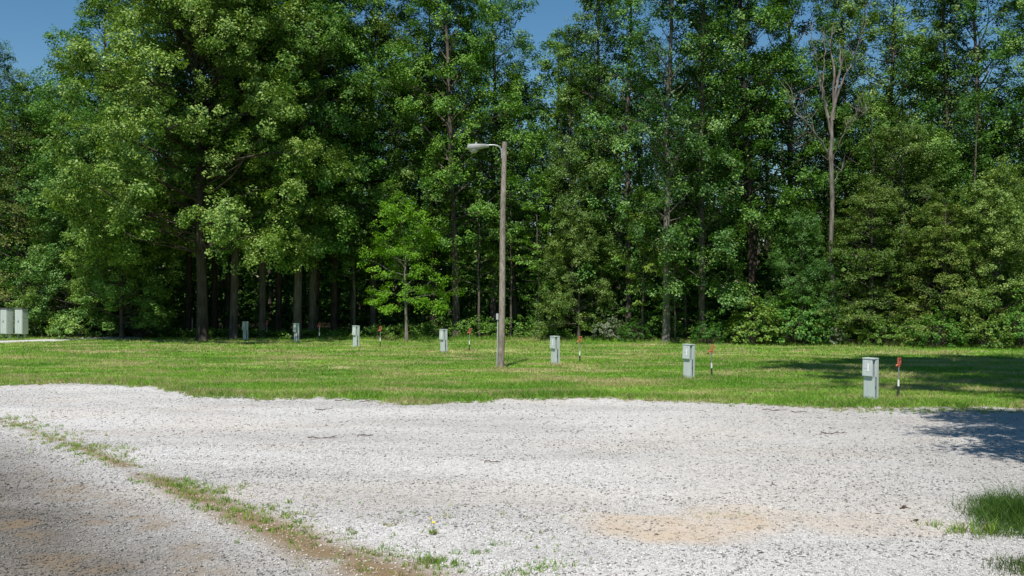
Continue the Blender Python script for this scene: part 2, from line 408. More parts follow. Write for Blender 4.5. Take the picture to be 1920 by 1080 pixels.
tree('slim', 1668, 48.0, 0.62, 20, 'slim green sapling in front of the olive yellow trees', G, name='sapling')
tree('low_green', 1735, 51.5, 0.85, 330, 'green bushy tree between the olive yellow trees and the right border', G, name='leafy_tree')
tree('tall_c', 1660, 56, 0.96, 40, 'tall tree standing behind the olive yellow trees', G)
tree('poplar_a', 1590, 57, 1.0, 70, 'tall poplar behind the dead tree bare branches', G, name='poplar_tree')
tree('poplar_b', 1775, 53, 1.1, 230, 'tall poplar rising right of the olive yellow trees', G, name='poplar_tree')
tree('tall_a', 1850, 53, 0.95, 190, 'dense dark green tree near the right edge', G)
tree('low_green', 1868, 46.8, 0.66, 60, 'bright leafy low tree at the right end of the lawn', G, name='leafy_tree')
tree('poplar_a', 1935, 51, 1.0, 330, 'tall poplar at the right edge of the wood', G, name='poplar_tree')

# shrubs
GS = 'shrubs along the wood edge'
for key, px, d, s, rot, lab in (
    ('pale_shrub', 262, 55.5, 1.0, 0, 'silvery green shrub at the wood edge left of the maple trunk'),
    ('shrub', 215, 56.5, 0.9, 40, 'low green shrub beside the silvery shrub at left'),
    ('pale_shrub', 1140, 51.6, 0.72, 70, 'silvery shrub at the wood edge behind the hydrant right of the lamp post'),
    ('shrub', 1190, 50.8, 0.55, 10, 'small green shrub left of the pale bare trunk'),
    ('shrub', 1330, 48.6, 0.55, 100, 'small bright shrub at the foot of the dappled trunk'),
    ('shrub', 1420, 48.6, 1.0, 200, 'round green shrub below the dark trunk at right'),
    ('shrub', 1490, 48.2, 1.1, 280, 'round green shrub left of the dead tree foot'),
    ('pale_shrub', 1562, 47.5, 0.5, 30, 'little silvery shrub at the foot of the dead tree'),
    ('shrub', 1660, 46.8, 0.7, 130, 'low shrub in front of the olive yellow trees'),
    ('shrub', 1755, 45.6, 0.8, 330, 'leafy shrub at the lawn edge behind the nearest pedestal'),
    ('shrub', 1850, 45.0, 0.8, 60, 'leafy shrub at the lawn edge near the right border'),
    ('shrub', 1925, 44.6, 0.9, 90, 'leafy shrub at the right border of the picture'),
):
    tree(key, px, d, s, rot, lab, GS, 'shrub', 'shrub')

# dead tree: bare, built by hand from the photograph
def dead_tree():
    x0, d = 1558, 49.0
    def w(px, py, dy=0.0):
        return np.array([(px - x0) / F * d, dy, CAM_H - (py - HOR) / F * d])
    V, I = [], []
    rng = np.random.default_rng(5)
    def br(pts, r, sides=6, dy=0.0, twigs=0):
        n = len(pts); D = np.linspace(0, dy, n)
        P = np.array([w(a, b, D[i]) for i, (a, b) in enumerate(pts)])
        tt = np.linspace(0, 1, n); t2 = np.linspace(0, 1, n * 3)
        Q = np.stack([np.interp(t2, tt, P[:, kk]) for kk in range(3)], 1)
        Q[1:-1] += rng.normal(0, 0.035, Q[1:-1].shape)
        twigs = twigs * 2
        tube(Q, np.linspace(r[0], r[1], len(Q)) * 0.8 * rng.uniform(0.85, 1.15, len(Q)), sides, V, I)
        for q in range(twigs):
            f = rng.uniform(0.3, 1); b = np.array([np.interp(f, t2, Q[:, kk]) for kk in range(3)])
            dd = norm(np.array([rng.normal(0, 0.6), rng.normal(0, 0.5), rng.uniform(0.4, 1.2)]))
            L = rng.uniform(0.4, 1.3)
            p1 = b + dd * L * 0.5 + rng.normal(0, 0.06, 3)
            tube(np.array([b, p1, b + dd * L + rng.normal(0, 0.1, 3)]), [0.022, 0.015, 0.006], 4, V, I)
    base = w(1560, 648); base[2] = 0
    br([(1560, 655), (1559, 560), (1561, 420), (1559, 310), (1561, 240), (1566, 190), (1572, 150), (1580, 110)], (0.165, 0.05), 9)
    br([(1566, 195), (1580, 150), (1596, 110), (1610, 75), (1614, 30)], (0.09, 0.02), 6, -0.6, 5)
    br([(1614, 70), (1624, 35), (1622, 18)], (0.03, 0.012), 4, -0.8, 2)
    br([(1563, 225), (1566, 150), (1565, 90), (1568, 55)], (0.1, 0.02), 6, 0.6, 3)
    br([(1570, 165), (1581, 120), (1587, 65)], (0.06, 0.02), 5, 0.9, 2)
    br([(1558, 250), (1546, 205), (1538, 170), (1529, 142)], (0.085, 0.035), 6, -0.7, 1)
    br([(1554, 222), (1549, 180), (1543, 146)], (0.08, 0.045), 6, 0.4, 1)
    br([(1540, 170), (1532, 110), (1528, 60), (1524, 35)], (0.035, 0.012), 5, 0.5, 3)
    br([(1545, 150), (1552, 90), (1556, 50)], (0.035, 0.012), 5, 0.9, 2)
    br([(1556, 300), (1545, 280), (1528, 258), (1512, 240), (1495, 226), (1478, 218), (1472, 205), (1473, 185)], (0.075, 0.02), 6, -1.4, 5)
    br([(1512, 240), (1500, 215), (1492, 200)], (0.025, 0.01), 4, -1.0, 2)
    br([(1520, 250), (1502, 245), (1490, 240)], (0.025, 0.01), 4, -1.0, 1)
    br([(1562, 300), (1573, 270), (1585, 235), (1600, 215), (1618, 205)], (0.06, 0.015), 6, -0.9, 5)
    br([(1588, 230), (1605, 225), (1614, 212)], (0.025, 0.01), 4, -0.9, 2)
    br([(1564, 340), (1580, 318), (1592, 300)], (0.03, 0.012), 4, 0.6, 2)
    t = thing('dead_tree', 'bare grey dead tree with broken upright branches at right', 'tree', (*atd(x0, d), 0), 0, G)
    link('trunk', mesh_idx('dead_wood', np.vstack(V), np.vstack(I)), M_DEAD, t, True)
dead_tree()

# trees off to the right whose crowns throw the shade on lawn and gravel
proto('shade_a', gen_tree(81, 14.5, 0.2, 7.4, prof_round(3.4, 0.85), 40, 4, 50, 0.18, 2.4, 34, 0.7, 0.14, gap=0.05, clumps=60, rc=0.7), M_TALL, M_BARK)
proto('shade_b', gen_tree(82, 22.5, 0.26, 13.4, prof_round(7.6, 0.95), 60, 0, 45, 0.06, 2.2, 34, 0.75, 0.17, gap=0.04, clumps=150, rc=1.2), M_TALL, M_BARK)
tree('shade_a', 0, 0, 1.0, 30, 'near tree whose blurred leaves hang into the top right corner', None, xy=(9.8, 12.6), name='overhanging_tree')
tree('shade_b', 0, 0, 1.0, 80, 'tree beyond the right border shading the lawn by the nearest pedestal', None, xy=(14.9, 22.5), name='overhanging_tree')

# the wood behind: one mass
EX = np.array([-90, -29, 0, 7.7, 18.2, 22.6, 60]); EY = np.array([66, 56, 53.0, 50, 46, 44.5, 38.0])
def edge(x): return np.interp(x, EX, EY)

def woodland():
    rng = np.random.default_rng(99)
    keys = ['tall_a', 'tall_b', 'tall_c', 'poplar_a', 'low_green', 'tall_a']
    LVs, WV, WI, off = [], [], [], 0
    gx = np.arange(-64, 62, 4.6)
    for row in range(8):
        for x in gx:
            x = x + rng.uniform(-1.8, 1.8) + (row % 2) * 2.3
            y = edge(x) + 6.5 + row * 4.8 + rng.uniform(-1.6, 1.6)
            if abs(x) > 0.62 * y + 6: continue
            px = 960 + x / y * F
            hmax = 0.265 * y + 2.6
            if px < 150: hmax = 0.235 * y + 2.0
            if 930 < px < 1090: hmax = 0.232 * y + 2.0
            key = keys[rng.integers(len(keys))]
            wm, lm, LV, wood = PROTO[key]
            H = wood[0][:, 2].max()
            h = hmax * rng.uniform(0.78, 1.0)
            if row % 3 == 1 and key != 'low_green': h *= 0.8
            s = h / H; s2 = s * rng.uniform(0.95, 1.25)
            a = rng.uniform(0, 2 * math.pi); ca, sa = math.cos(a), math.sin(a)
            M = np.array([[ca * s2, sa * s2, 0], [-sa * s2, ca * s2, 0], [0, 0, s]])
            n = min(len(LV), 8000 if row < 3 else 4600)
            sel = LV[rng.choice(len(LV), n, replace=False)]
            cen = sel.mean(1, keepdims=True)
            sel = cen + (sel - cen) * 1.45
            LVs.append(sel @ M + np.array([x, y, 0]))
            tv = wood[0]; nt = 17 * 9          # trunk only
            WV.append(tv[:nt] @ M + np.array([x, y, 0]))
            q = wood[1]; q = q[q.max(1) < nt]
            WI.append(q + off); off += nt
    # leafy under-storey between the trunks, in the depth of the wood
    m = 5200
    x = rng.uniform(-58, 58, m); y = edge(x) + 5 + 26 * rng.uniform(0, 1, m) ** 1.3
    z = rng.uniform(0.1, 1, m) ** 1.2 * 6.5 * (0.3 + fbm(x * 0.25, y * 0.25, 5))
    cen = np.stack([x, y, z], 1)
    LVs.append(leaves(rng, cen, np.tile([[0, -0.6, 0.5]], (m, 1)), 20, 0.8, 0.30))
    m = 5500
    x = rng.uniform(-80, 80, m); y = edge(x) + rng.uniform(30, 48, m); z = 10 * rng.uniform(0, 1, m) ** 1.3
    LVs.append(leaves(rng, np.stack([x, y, z], 1), np.tile([[0, -0.6, 0.5]], (m, 1)), 16, 1.4, 0.75))
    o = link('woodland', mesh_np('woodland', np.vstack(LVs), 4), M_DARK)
    tag(o, 'dark mass of trees filling the depth of the wood behind the front row', 'woodland', kind='stuff')
    o = link('woodland_trunks', mesh_idx('woodland_trunks', np.vstack(WV), np.vstack(WI)), M_BARK, smooth=True)
    tag(o, 'shaded trunks standing in the depth of the wood', 'woodland', kind='stuff')
woodland()

def undergrowth():
    rng = np.random.default_rng(7)
    m = 2600
    x = rng.uniform(-40, 36, m)
    den = np.clip(fbm(x * 0.35, x * 0 + 3.3, 3) * 1.6 - 0.3, 0.05, 1)
    px = 960 + x / edge(x) * F
    right = np.interp(px, [-200, 250, 330, 660, 700, 950, 1100, 1500, 2000], [0.9, 0.8, 0.12, 0.12, 0.4, 0.5, 0.9, 1.2, 1.3])
    y = edge(x) + 0.6 + rng.uniform(0, 1, m) ** 1.5 * 6.0
    hmax = 2.6 * den * right + 0.35
    z = hmax * rng.uniform(0.03, 1, m)
    cen = np.stack([x, y, z], 1)
    LV = leaves(rng, cen, np.tile([[0, -0.5, 0.5]], (m, 1)), 30, 0.42, 0.115)
    o = link('undergrowth', mesh_np('undergrowth', LV, 4), M_SHRUB)
    tag(o, 'low leafy undergrowth running along the foot of the wood', 'undergrowth', kind='stuff')
undergrowth()

# ------------------------------------------------------------------ ground
def ground_mat():
    m, n, l, out = newmat('forest_floor')
    geo = n.new('ShaderNodeNewGeometry')
    nz = n.new('ShaderNodeTexNoise'); nz.inputs['Scale'].default_value = 1.2; nz.inputs['Detail'].default_value = 8
    l.new(geo.outputs['Position'], nz.inputs['Vector'])
    r = ramp(n, [(0.3, (0.025, 0.030, 0.012)), (0.5, (0.06, 0.055, 0.028)), (0.7, (0.11, 0.085, 0.05))]); l.new(nz.outputs[0], r.inputs[0])
    p = n.new('ShaderNodeBsdfPrincipled'); p.inputs['Roughness'].default_value = 1; l.new(r.outputs[0], p.inputs['Base Color'])
    l.new(p.outputs[0], out.inputs[0]); return m

def dry_nodes(n, l):
    """dryness 0..1 from world position: patches of dry clippings drawn out along the mowing"""
    geo = n.new('ShaderNodeNewGeometry')
    mp = n.new('ShaderNodeMapping'); mp.inputs['Rotation'].default_value = (0, 0, R(12)); mp.inputs['Scale'].default_value = (0.30, 0.95, 0)
    l.new(geo.outputs['Position'], mp.inputs[0])
    a = n.new('ShaderNodeTexNoise'); a.inputs['Scale'].default_value = 0.75; a.inputs['Detail'].default_value = 6; a.inputs['Roughness'].default_value = 0.62
    a.inputs['Distortion'].default_value = 0.6
    l.new(mp.outputs[0], a.inputs['Vector'])
    m2 = n.new('ShaderNodeMapRange'); m2.inputs[1].default_value = 0.45; m2.inputs[2].default_value = 0.62
    l.new(a.outputs[0], m2.inputs[0])
    b = n.new('ShaderNodeTexNoise'); b.inputs['Scale'].default_value = 0.22; b.inputs['Detail'].default_value = 4
    l.new(geo.outputs['Position'], b.inputs['Vector'])
    return geo, m2.outputs[0], b.outputs[0], a

def lawn_mat(name, blades):
    m, n, l, out = newmat(name)
    geo, dry, big, a = dry_nodes(n, l)
    at_ = n.new('ShaderNodeAttribute'); at_.attribute_name = 'wear'
    f = n.new('ShaderNodeTexNoise'); f.inputs['Scale'].default_value = 14; f.inputs['Detail'].default_value = 3
    l.new(geo.outputs['Position'], f.inputs['Vector'])
    src = geo.outputs['Random Per Island'] if blades else f.outputs[0]
    ad = n.new('ShaderNodeMath'); ad.operation = 'MULTIPLY_ADD'; ad.inputs[1].default_value = 0.55
    b2 = n.new('ShaderNodeMath'); b2.operation = 'MULTIPLY'; b2.inputs[1].default_value = 0.85; l.new(big, b2.inputs[0])
    l.new(src, ad.inputs[0]); l.new(b2.outputs[0], ad.inputs[2])
    g = ramp(n, [(0.25, (0.048, 0.150, 0.012)), (0.6, (0.130, 0.300, 0.026)), (0.98, (0.30, 0.45, 0.07))]); l.new(ad.outputs[0], g.inputs[0])
    s = ramp(n, [(0.0, (0.34, 0.28, 0.14)), (0.7, (0.62, 0.52, 0.31))]); l.new(src, s.inputs[0])
    mx = n.new('ShaderNodeMix'); mx.data_type = 'RGBA'
    fac = n.new('ShaderNodeMath'); fac.operation = 'MULTIPLY'; fac.use_clamp = True
    cut = n.new('ShaderNodeMath'); cut.operation = 'MULTIPLY_ADD'; cut.inputs[1].default_value = 1.1; cut.inputs[2].default_value = 0.2
    l.new(src, cut.inputs[0]); l.new(dry, fac.inputs[0]); l.new(cut.outputs[0], fac.inputs[1])
    mxx = n.new('ShaderNodeMath'); mxx.operation = 'MAXIMUM'
    l.new(fac.outputs[0], mxx.inputs[0]); l.new(at_.outputs['Fac'], mxx.inputs[1])
    dr = n.new('ShaderNodeMath'); dr.operation = 'MULTIPLY_ADD'; dr.inputs[1].default_value = 0.72; dr.inputs[2].default_value = 0.03
    mw = n.new('ShaderNodeMath'); mw.operation = 'MAXIMUM'; l.new(dry, mw.inputs[0]); l.new(at_.outputs['Fac'], mw.inputs[1]); l.new(mw.outputs[0], dr.inputs[0])
    lt = n.new('ShaderNodeMath'); lt.operation = 'LESS_THAN' if blades else 'MULTIPLY'
    if blades: l.new(src, lt.inputs[0]); l.new(dr.outputs[0], lt.inputs[1])
    else: lt.inputs[0].default_value = 0.85; l.new(dr.outputs[0], lt.inputs[1])
    l.new(lt.outputs[0], mx.inputs[0]); l.new(g.outputs[0], mx.inputs[6]); l.new(s.outputs[0], mx.inputs[7])
    p = n.new('ShaderNodeBsdfPrincipled'); p.inputs['Roughness'].default_value = 0.6; p.inputs['Specular IOR Level'].default_value = 0.25
    l.new(mx.outputs[2], p.inputs['Base Color'])
    if blades:
        t = n.new('ShaderNodeBsdfTranslucent'); l.new(mx.outputs[2], t.inputs[0])
        ms = n.new('ShaderNodeMixShader'); ms.inputs[0].default_value = 0.4
        l.new(p.outputs[0], ms.inputs[1]); l.new(t.outputs[0], ms.inputs[2]); l.new(ms.outputs[0], out.inputs[0])
    else:
        bp = n.new('ShaderNodeBump'); bp.inputs['Strength'].default_value = 0.6; bp.inputs['Distance'].default_value = 0.05
        l.new(f.outputs[0], bp.inputs['Height']); l.new(bp.outputs[0], p.inputs['Normal'])
        l.new(p.outputs[0], out.inputs[0])
    return m

def gravel_mat():
    m, n, l, out = newmat('gravel')
    geo = n.new('ShaderNodeNewGeometry')
    v = n.new('ShaderNodeTexVoronoi'); v.inputs['Scale'].default_value = 38; l.new(geo.outputs['Position'], v.inputs['Vector'])
    v2 = n.new('ShaderNodeTexVoronoi'); v2.inputs['Scale'].default_value = 17; l.new(geo.outputs['Position'], v2.inputs['Vector'])
    sx = n.new('ShaderNodeSeparateColor'); l.new(v.outputs['Color'], sx.inputs[0])
    s2 = n.new('ShaderNodeSeparateColor'); l.new(v2.outputs['Color'], s2.inputs[0])
    av = n.new('ShaderNodeMath'); av.operation = 'MULTIPLY_ADD'; av.inputs[1].default_value = 0.6
    a2 = n.new('ShaderNodeMath'); a2.operation = 'MULTIPLY'; a2.inputs[1].default_value = 0.4
    l.new(s2.outputs[0], a2.inputs[0]); l.new(sx.outputs[0], av.inputs[0]); l.new(a2.outputs[0], av.inputs[2])
    g = ramp(n, [(0.03, (0.30, 0.29, 0.28)), (0.16, (0.45, 0.435, 0.42)), (0.55, (0.54, 0.525, 0.505)), (0.95, (0.63, 0.615, 0.59))]); l.new(av.outputs[0], g.inputs[0])
    d1 = n.new('ShaderNodeAttribute'); d1.attribute_name = 'dirt'
    d2 = n.new('ShaderNodeAttribute'); d2.attribute_name = 'tan'
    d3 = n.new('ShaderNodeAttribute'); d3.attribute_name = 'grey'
    def mix(fac, a, col, blend='MIX'):
        x = n.new('ShaderNodeMix'); x.data_type = 'RGBA'; x.blend_type = blend
        l.new(fac, x.inputs[0]); l.new(a, x.inputs[6]); x.inputs[7].default_value = (*col, 1); return x.outputs[2]
    c = mix(d3.outputs['Fac'], g.outputs[0], (0.27, 0.255, 0.235), 'MULTIPLY')  # road grey and the painted vignetting both darken the gravel here
    c = mix(d2.outputs['Fac'], c, (0.50, 0.40, 0.295))
    c = mix(d1.outputs['Fac'], c, (0.21, 0.15, 0.085))
    p = n.new('ShaderNodeBsdfPrincipled'); p.inputs['Roughness'].default_value = 0.95; p.inputs['Specular IOR Level'].default_value = 0.2
    l.new(c, p.inputs['Base Color'])
    h = n.new('ShaderNodeMath'); h.operation = 'ADD'; l.new(v.outputs['Distance'], h.inputs[0]); l.new(v2.outputs['Distance'], h.inputs[1])
    bp = n.new('ShaderNodeBump'); bp.invert = True; bp.inputs['Strength'].default_value = 0.6; bp.inputs['Distance'].default_value = 0.015
    l.new(h.outputs[0], bp.inputs['Height']); l.new(bp.outputs[0], p.inputs['Normal'])
    l.new(p.outputs[0], out.inputs[0]); return m

def stone_mat():
    m, n, l, out = newmat('gravel_stone')
    geo = n.new('ShaderNodeNewGeometry')
    g = ramp(n, [(0.0, (0.30, 0.29, 0.28)), (0.14, (0.45, 0.435, 0.42)), (0.5, (0.55, 0.535, 0.51)), (1.0, (0.70, 0.685, 0.66))])
    l.new(geo.outputs['Random Per Island'], g.inputs[0])
    d = n.new('ShaderNodeAttribute'); d.attribute_name = 'tone'
    x = n.new('ShaderNodeMix'); x.data_type = 'RGBA'; x.blend_type = 'MULTIPLY'; x.inputs[0].default_value = 1
    l.new(g.outputs[0], x.inputs[6]); l.new(d.outputs['Color'], x.inputs[7])
    p = n.new('ShaderNodeBsdfPrincipled'); p.inputs['Roughness'].default_value = 0.85; p.inputs['Specular IOR Level'].default_value = 0.25
    l.new(x.outputs[2], p.inputs['Base Color']); l.new(p.outputs[0], out.inputs[0]); return m

g = mesh_idx('ground', np.array([[-900, -300, -0.06], [900, -300, -0.06], [900, 1500, -0.06], [-900, 1500, -0.06]], float), np.array([[0, 1, 2, 3]]))
tag(link('ground', g, ground_mat()), kind='structure')

# edge between gravel and lawn, read off the photograph
EP = [(-500, 714), (-200, 718), (0, 720), (150, 718), (290, 724), (335, 734), (380, 742), (500, 748), (600, 744), (680, 745), (730, 755), (800, 758), (860, 755), (940, 748),
      (1040, 748), (1150, 747), (1300, 751), (1460, 757), (1540, 762), (1620, 764), (1750, 764), (1920, 766), (2200, 772), (2600, 780)]
EDG = np.array([at(a, b) for a, b in EP])
def lawn_edge(x):
    e = np.interp(x, EDG[:, 0], EDG[:, 1])
    return e + (fbm(x * 1.3, x * 0 + 1.7, 21) - 0.5) * 0.9 + (fbm(x * 4, x * 0 + 4.7, 31) - 0.5) * 0.8 + (fbm(x * 13, x * 0 + 2.1, 33) - 0.5) * 0.4

# road edge (weedy dirt strip) curve
RP = np.array([at(a, b) for a, b in [(-700, 745), (-300, 762), (0, 786), (150, 838), (260, 880), (350, 918), (440, 955), (520, 985), (620, 1030), (700, 1055), (790, 1085), (950, 1150), (1150, 1250)]])
def road_dist(x, y):
    """signed distance-like value to the weed strip: positive on the gravel lot side"""
    best = np.full(x.shape, 1e9); sign = np.ones(x.shape)
    for i in range(len(RP) - 1):
        a, b = RP[i], RP[i + 1]; ab = b - a; L2 = ab @ ab
        t = np.clip(((x - a[0]) * ab[0] + (y - a[1]) * ab[1]) / L2, 0, 1)
        dx = x - a[0] - t * ab[0]; dy = y - a[1] - t * ab[1]
        dd = np.hypot(dx, dy); cr = ab[0] * dy - ab[1] * dx
        m = dd < best; best = np.where(m, dd, best); sign = np.where(m, np.sign(cr), sign)
    return best * sign

TAN = [(*at(1290, 985), 1.25, 0.65, 0.85), (*at(1360, 960), 0.8, 0.4, 0.6), (*at(1450, 970), 1.6, 0.5, 0.45), (*at(840, 925), 2.2, 1.0, 0.18), (*at(1650, 985), 1.2, 0.5, 0.35), (*at(1400, 885), 1.8, 0.9, 0.12)]
def gravel_masks(x, y):
    rd = road_dist(x, y)
    nz = fbm(x * 1.1, y * 1.1, 41); n2 = fbm(x * 4, y * 4, 51)
    wd = np.interp(x, [-12, -7, -3.5, -1.2, 0.5], [0.05, 0.12, 0.34, 0.5, 0.55])
    dirt = np.clip(1.3 - np.abs(rd + 0.25 * wd) / wd, 0, 1) * np.clip(nz * 3.2 - np.interp(x, [-9, -4], [1.1, 0.6]), 0, 1)
    # second, parallel dirt smear on the road side
    dirt = np.maximum(dirt, 0.85 * np.clip(1.2 - np.abs(rd + 1.25 + (nz - 0.5) * 1.0) / 0.5, 0, 1) * np.clip(n2 * 2.6 - 0.9, 0, 1) * np.clip((x + 7.5) / 2, 0, 1))
    dirt = np.maximum(dirt, 0.7 * np.clip(1.2 - np.abs(rd + 2.3 + (nz - 0.5) * 1.2) / 0.4, 0, 1) * np.clip(n2 * 2.6 - 1.0, 0, 1))
    tan = np.zeros(x.shape)
    for cx, cy_, a, b, s in TAN:
        q = ((x - cx) / a) ** 2 + ((y - cy_) / b) ** 2
        tan = np.maximum(tan, s * np.clip(1.5 - q - (nz - 0.5) * 2.2, 0, 1) * np.clip(0.35 + n2 * 1.1, 0, 1))
    tan = np.maximum(tan, 0.22 * np.clip(fbm(x * 0.35 + y * 0.2, y * 0.8 - x * 0.15, 171) * 3 - 1.5, 0, 1))
    # thin dirty margin towards the lawn at right
    e = lawn_edge(x); m = np.clip(1 - (e - y) / 0.55, 0, 1)
    dirt = np.maximum(dirt, m * np.clip(n2 * 2.4 - 0.75, 0, 1) * 0.7)
    grey = np.clip(np.clip((-rd - 0.1) / 2.2, 0, 1) ** 0.8 * (0.80 + 0.55 * fbm(x * 0.7, y * 1.3, 141)), 0, 1)  # older, greyer road; lens vignetting is partly painted into its dark tone
    grey = np.maximum(grey, 0.30 * np.clip((x - 1.5) / 6, 0, 1) * (0.5 + nz))  # gravel greyed towards the right, partly lens vignetting painted in
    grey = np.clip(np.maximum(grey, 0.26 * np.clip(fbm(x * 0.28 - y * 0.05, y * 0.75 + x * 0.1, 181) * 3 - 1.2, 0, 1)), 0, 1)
    return dirt, tan, grey

def add_attr(me, name, data, typ='FLOAT'):
    a = me.attributes.new(name, typ, 'POINT')
    if typ == 'FLOAT': a.data.foreach_set('value', data.astype(np.float32))
    else: a.data.foreach_set('color', data.astype(np.float32).reshape(-1))

def grid(x0, x1, y0, y1, s):
    xs = np.arange(x0, x1 + s / 2, s); ys = np.arange(y0, y1 + s / 2, s)
    X, Y = np.meshgrid(xs, ys); nx, ny = len(xs), len(ys)
    i = np.arange(ny - 1)[:, None] * nx + np.arange(nx - 1)[None]
    return X.ravel(), Y.ravel(), np.stack([i, i + 1, i + nx + 1, i + nx], -1).reshape(-1, 4)

def gheight(x, y):
    return (fbm(x * 0.5, y * 0.9, 61) - 0.5) * 0.05

MG = gravel_mat()
X, Y, I4 = grid(-34, 34, -6, 30, 0.12)
me = mesh_idx('gravel_lot', np.stack([X, Y, gheight(X, Y)], 1), I4)
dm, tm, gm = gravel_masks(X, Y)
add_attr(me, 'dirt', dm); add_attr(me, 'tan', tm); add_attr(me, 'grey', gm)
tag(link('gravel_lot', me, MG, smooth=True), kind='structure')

# lawn sheet
DRYSPOT = [(*at(1365, 702), 1.1, 0.9), (*at(1062, 683), 1.1, 0.7), (*at(600, 690), 3.0, 1.4), (*at(760, 683), 2.4, 1.0), (*at(520, 683), 1.6, 0.8), (*at(905, 660), 2.2, 1.2), (*at(1500, 668), 4, 0.8), (*at(1180, 672), 3, 1.0), (*at(940, 697), 0.5, 0.25)]
def wear(x, y):
    n2 = fbm(x * 1.2, y * 2.2, 71); w = np.zeros(x.shape)
    for cx, cy_, a, b in DRYSPOT:
        q = ((x - cx) / a) ** 2 + ((y - cy_) / b) ** 2
        w = np.maximum(w, np.clip(1.25 - q, 0, 1) * np.clip(n2 * 3.2 - 1.1, 0, 1))
    return w
def lheight(x, y):
    e = lawn_edge(x)
    return gheight(x, y) * np.clip(1 - (y - 30) / 3, 0, 1) - 0.02 + 0.05 * np.clip((y - e) / 0.35, 0, 1) + 0.02 * np.clip((y - e) / 2, 0, 1) + (fbm(x * 0.7 + y * 0.15, y * 1.5, 161) - 0.5) * 0.14 * np.clip((y - e) / 1.5, 0, 1)
def path_mask(x, y):
    # gravel track at far left, between lawn and wood
    c = np.interp(x, [-60, -30, -26, -22.6, -19], [45.5, 48.0, 50.0, 54.6, 57.2])
    hw = np.interp(x, [-60, -29, -19], [2.2, 1.9, 1.3])
    return np.abs(y - c) < hw
nx, ny = 640, 130
xs = np.linspace(-48, 44, nx); tt = np.linspace(0, 1, ny) ** 1.5
XX = np.repeat(xs[None], ny, 0); e0 = lawn_edge(xs); e1 = edge(xs) + 1.3
YY = e0[None] + (e1 - e0)[None] * tt[:, None]
X, Y = XX.ravel(), YY.ravel()
i = np.arange(ny - 1)[:, None] * nx + np.arange(nx - 1)[None]
I4 = np.stack([i, i + 1, i + nx + 1, i + nx], -1).reshape(-1, 4)
me = mesh_idx('lawn', np.stack([X, Y, lheight(X, Y)], 1), I4)
add_attr(me, 'wear', wear(X, Y))
ML = lawn_mat('lawn', False); MB = lawn_mat('grass_blades', True)
MCL = leaf_mat('tall_grass_blades', (0.022, 0.060, 0.008), (0.050, 0.115, 0.013), (0.11, 0.185, 0.026), 0.35, 0.5, 0.25)
tag(link('lawn', me, ML, smooth=True), kind='structure')
# track at far left
PX = np.linspace(-60, -20.5, 60)
pc = np.interp(PX, [-60, -30, -26, -22.6, -19], [45.5, 48.0, 50.0, 54.6, 57.2]); hw = np.interp(PX, [-60, -29, -19], [2.2, 1.8, 1.2])
pv = np.concatenate([np.stack([PX, pc + hw * f, np.full(60, z)], 1) for f, z in ((-1.25, 0.0), (-0.95, 0.10), (0.95, 0.10), (1.25, 0.0))])
j = np.arange(59)
pm = mesh_idx('path', pv, np.concatenate([np.stack([j + k_, j + 1 + k_, j + 61 + k_, j + 60 + k_], 1) for k_ in (0, 60, 120)]))
tag(link('path', pm, MG), kind='structure')

def blade_mesh(rng, x, y, z, h, w, lean=0.7):
    n = len(x)
    a = rng.uniform(0, 2 * math.pi, n); tx, ty = np.cos(a), np.sin(a)
    l = np.clip(rng.normal(0, lean, (n, 2)), -1.3, 1.3) * h[:, None]
    p = np.stack([x, y, z], 1); wv = np.stack([tx, ty, np.zeros(n)], 1) * (w / 2)[:, None]
    tip = p + np.concatenate([l, h[:, None]], 1)
    mid = p + np.concatenate([l * 0.35, h[:, None] * 0.58], 1)
    return np.stack([p - wv, p + wv, mid + wv * 0.7, tip, mid - wv * 0.7], 1)

BT = np.array([[0, 1, 2], [0, 2, 4], [4, 2, 3]])
def blades(name, V):
    n = len(V)
    return mesh_idx(name, V.reshape(-1, 3), (np.arange(n)[:, None, None] * 5 + BT[None]).reshape(-1, 3))

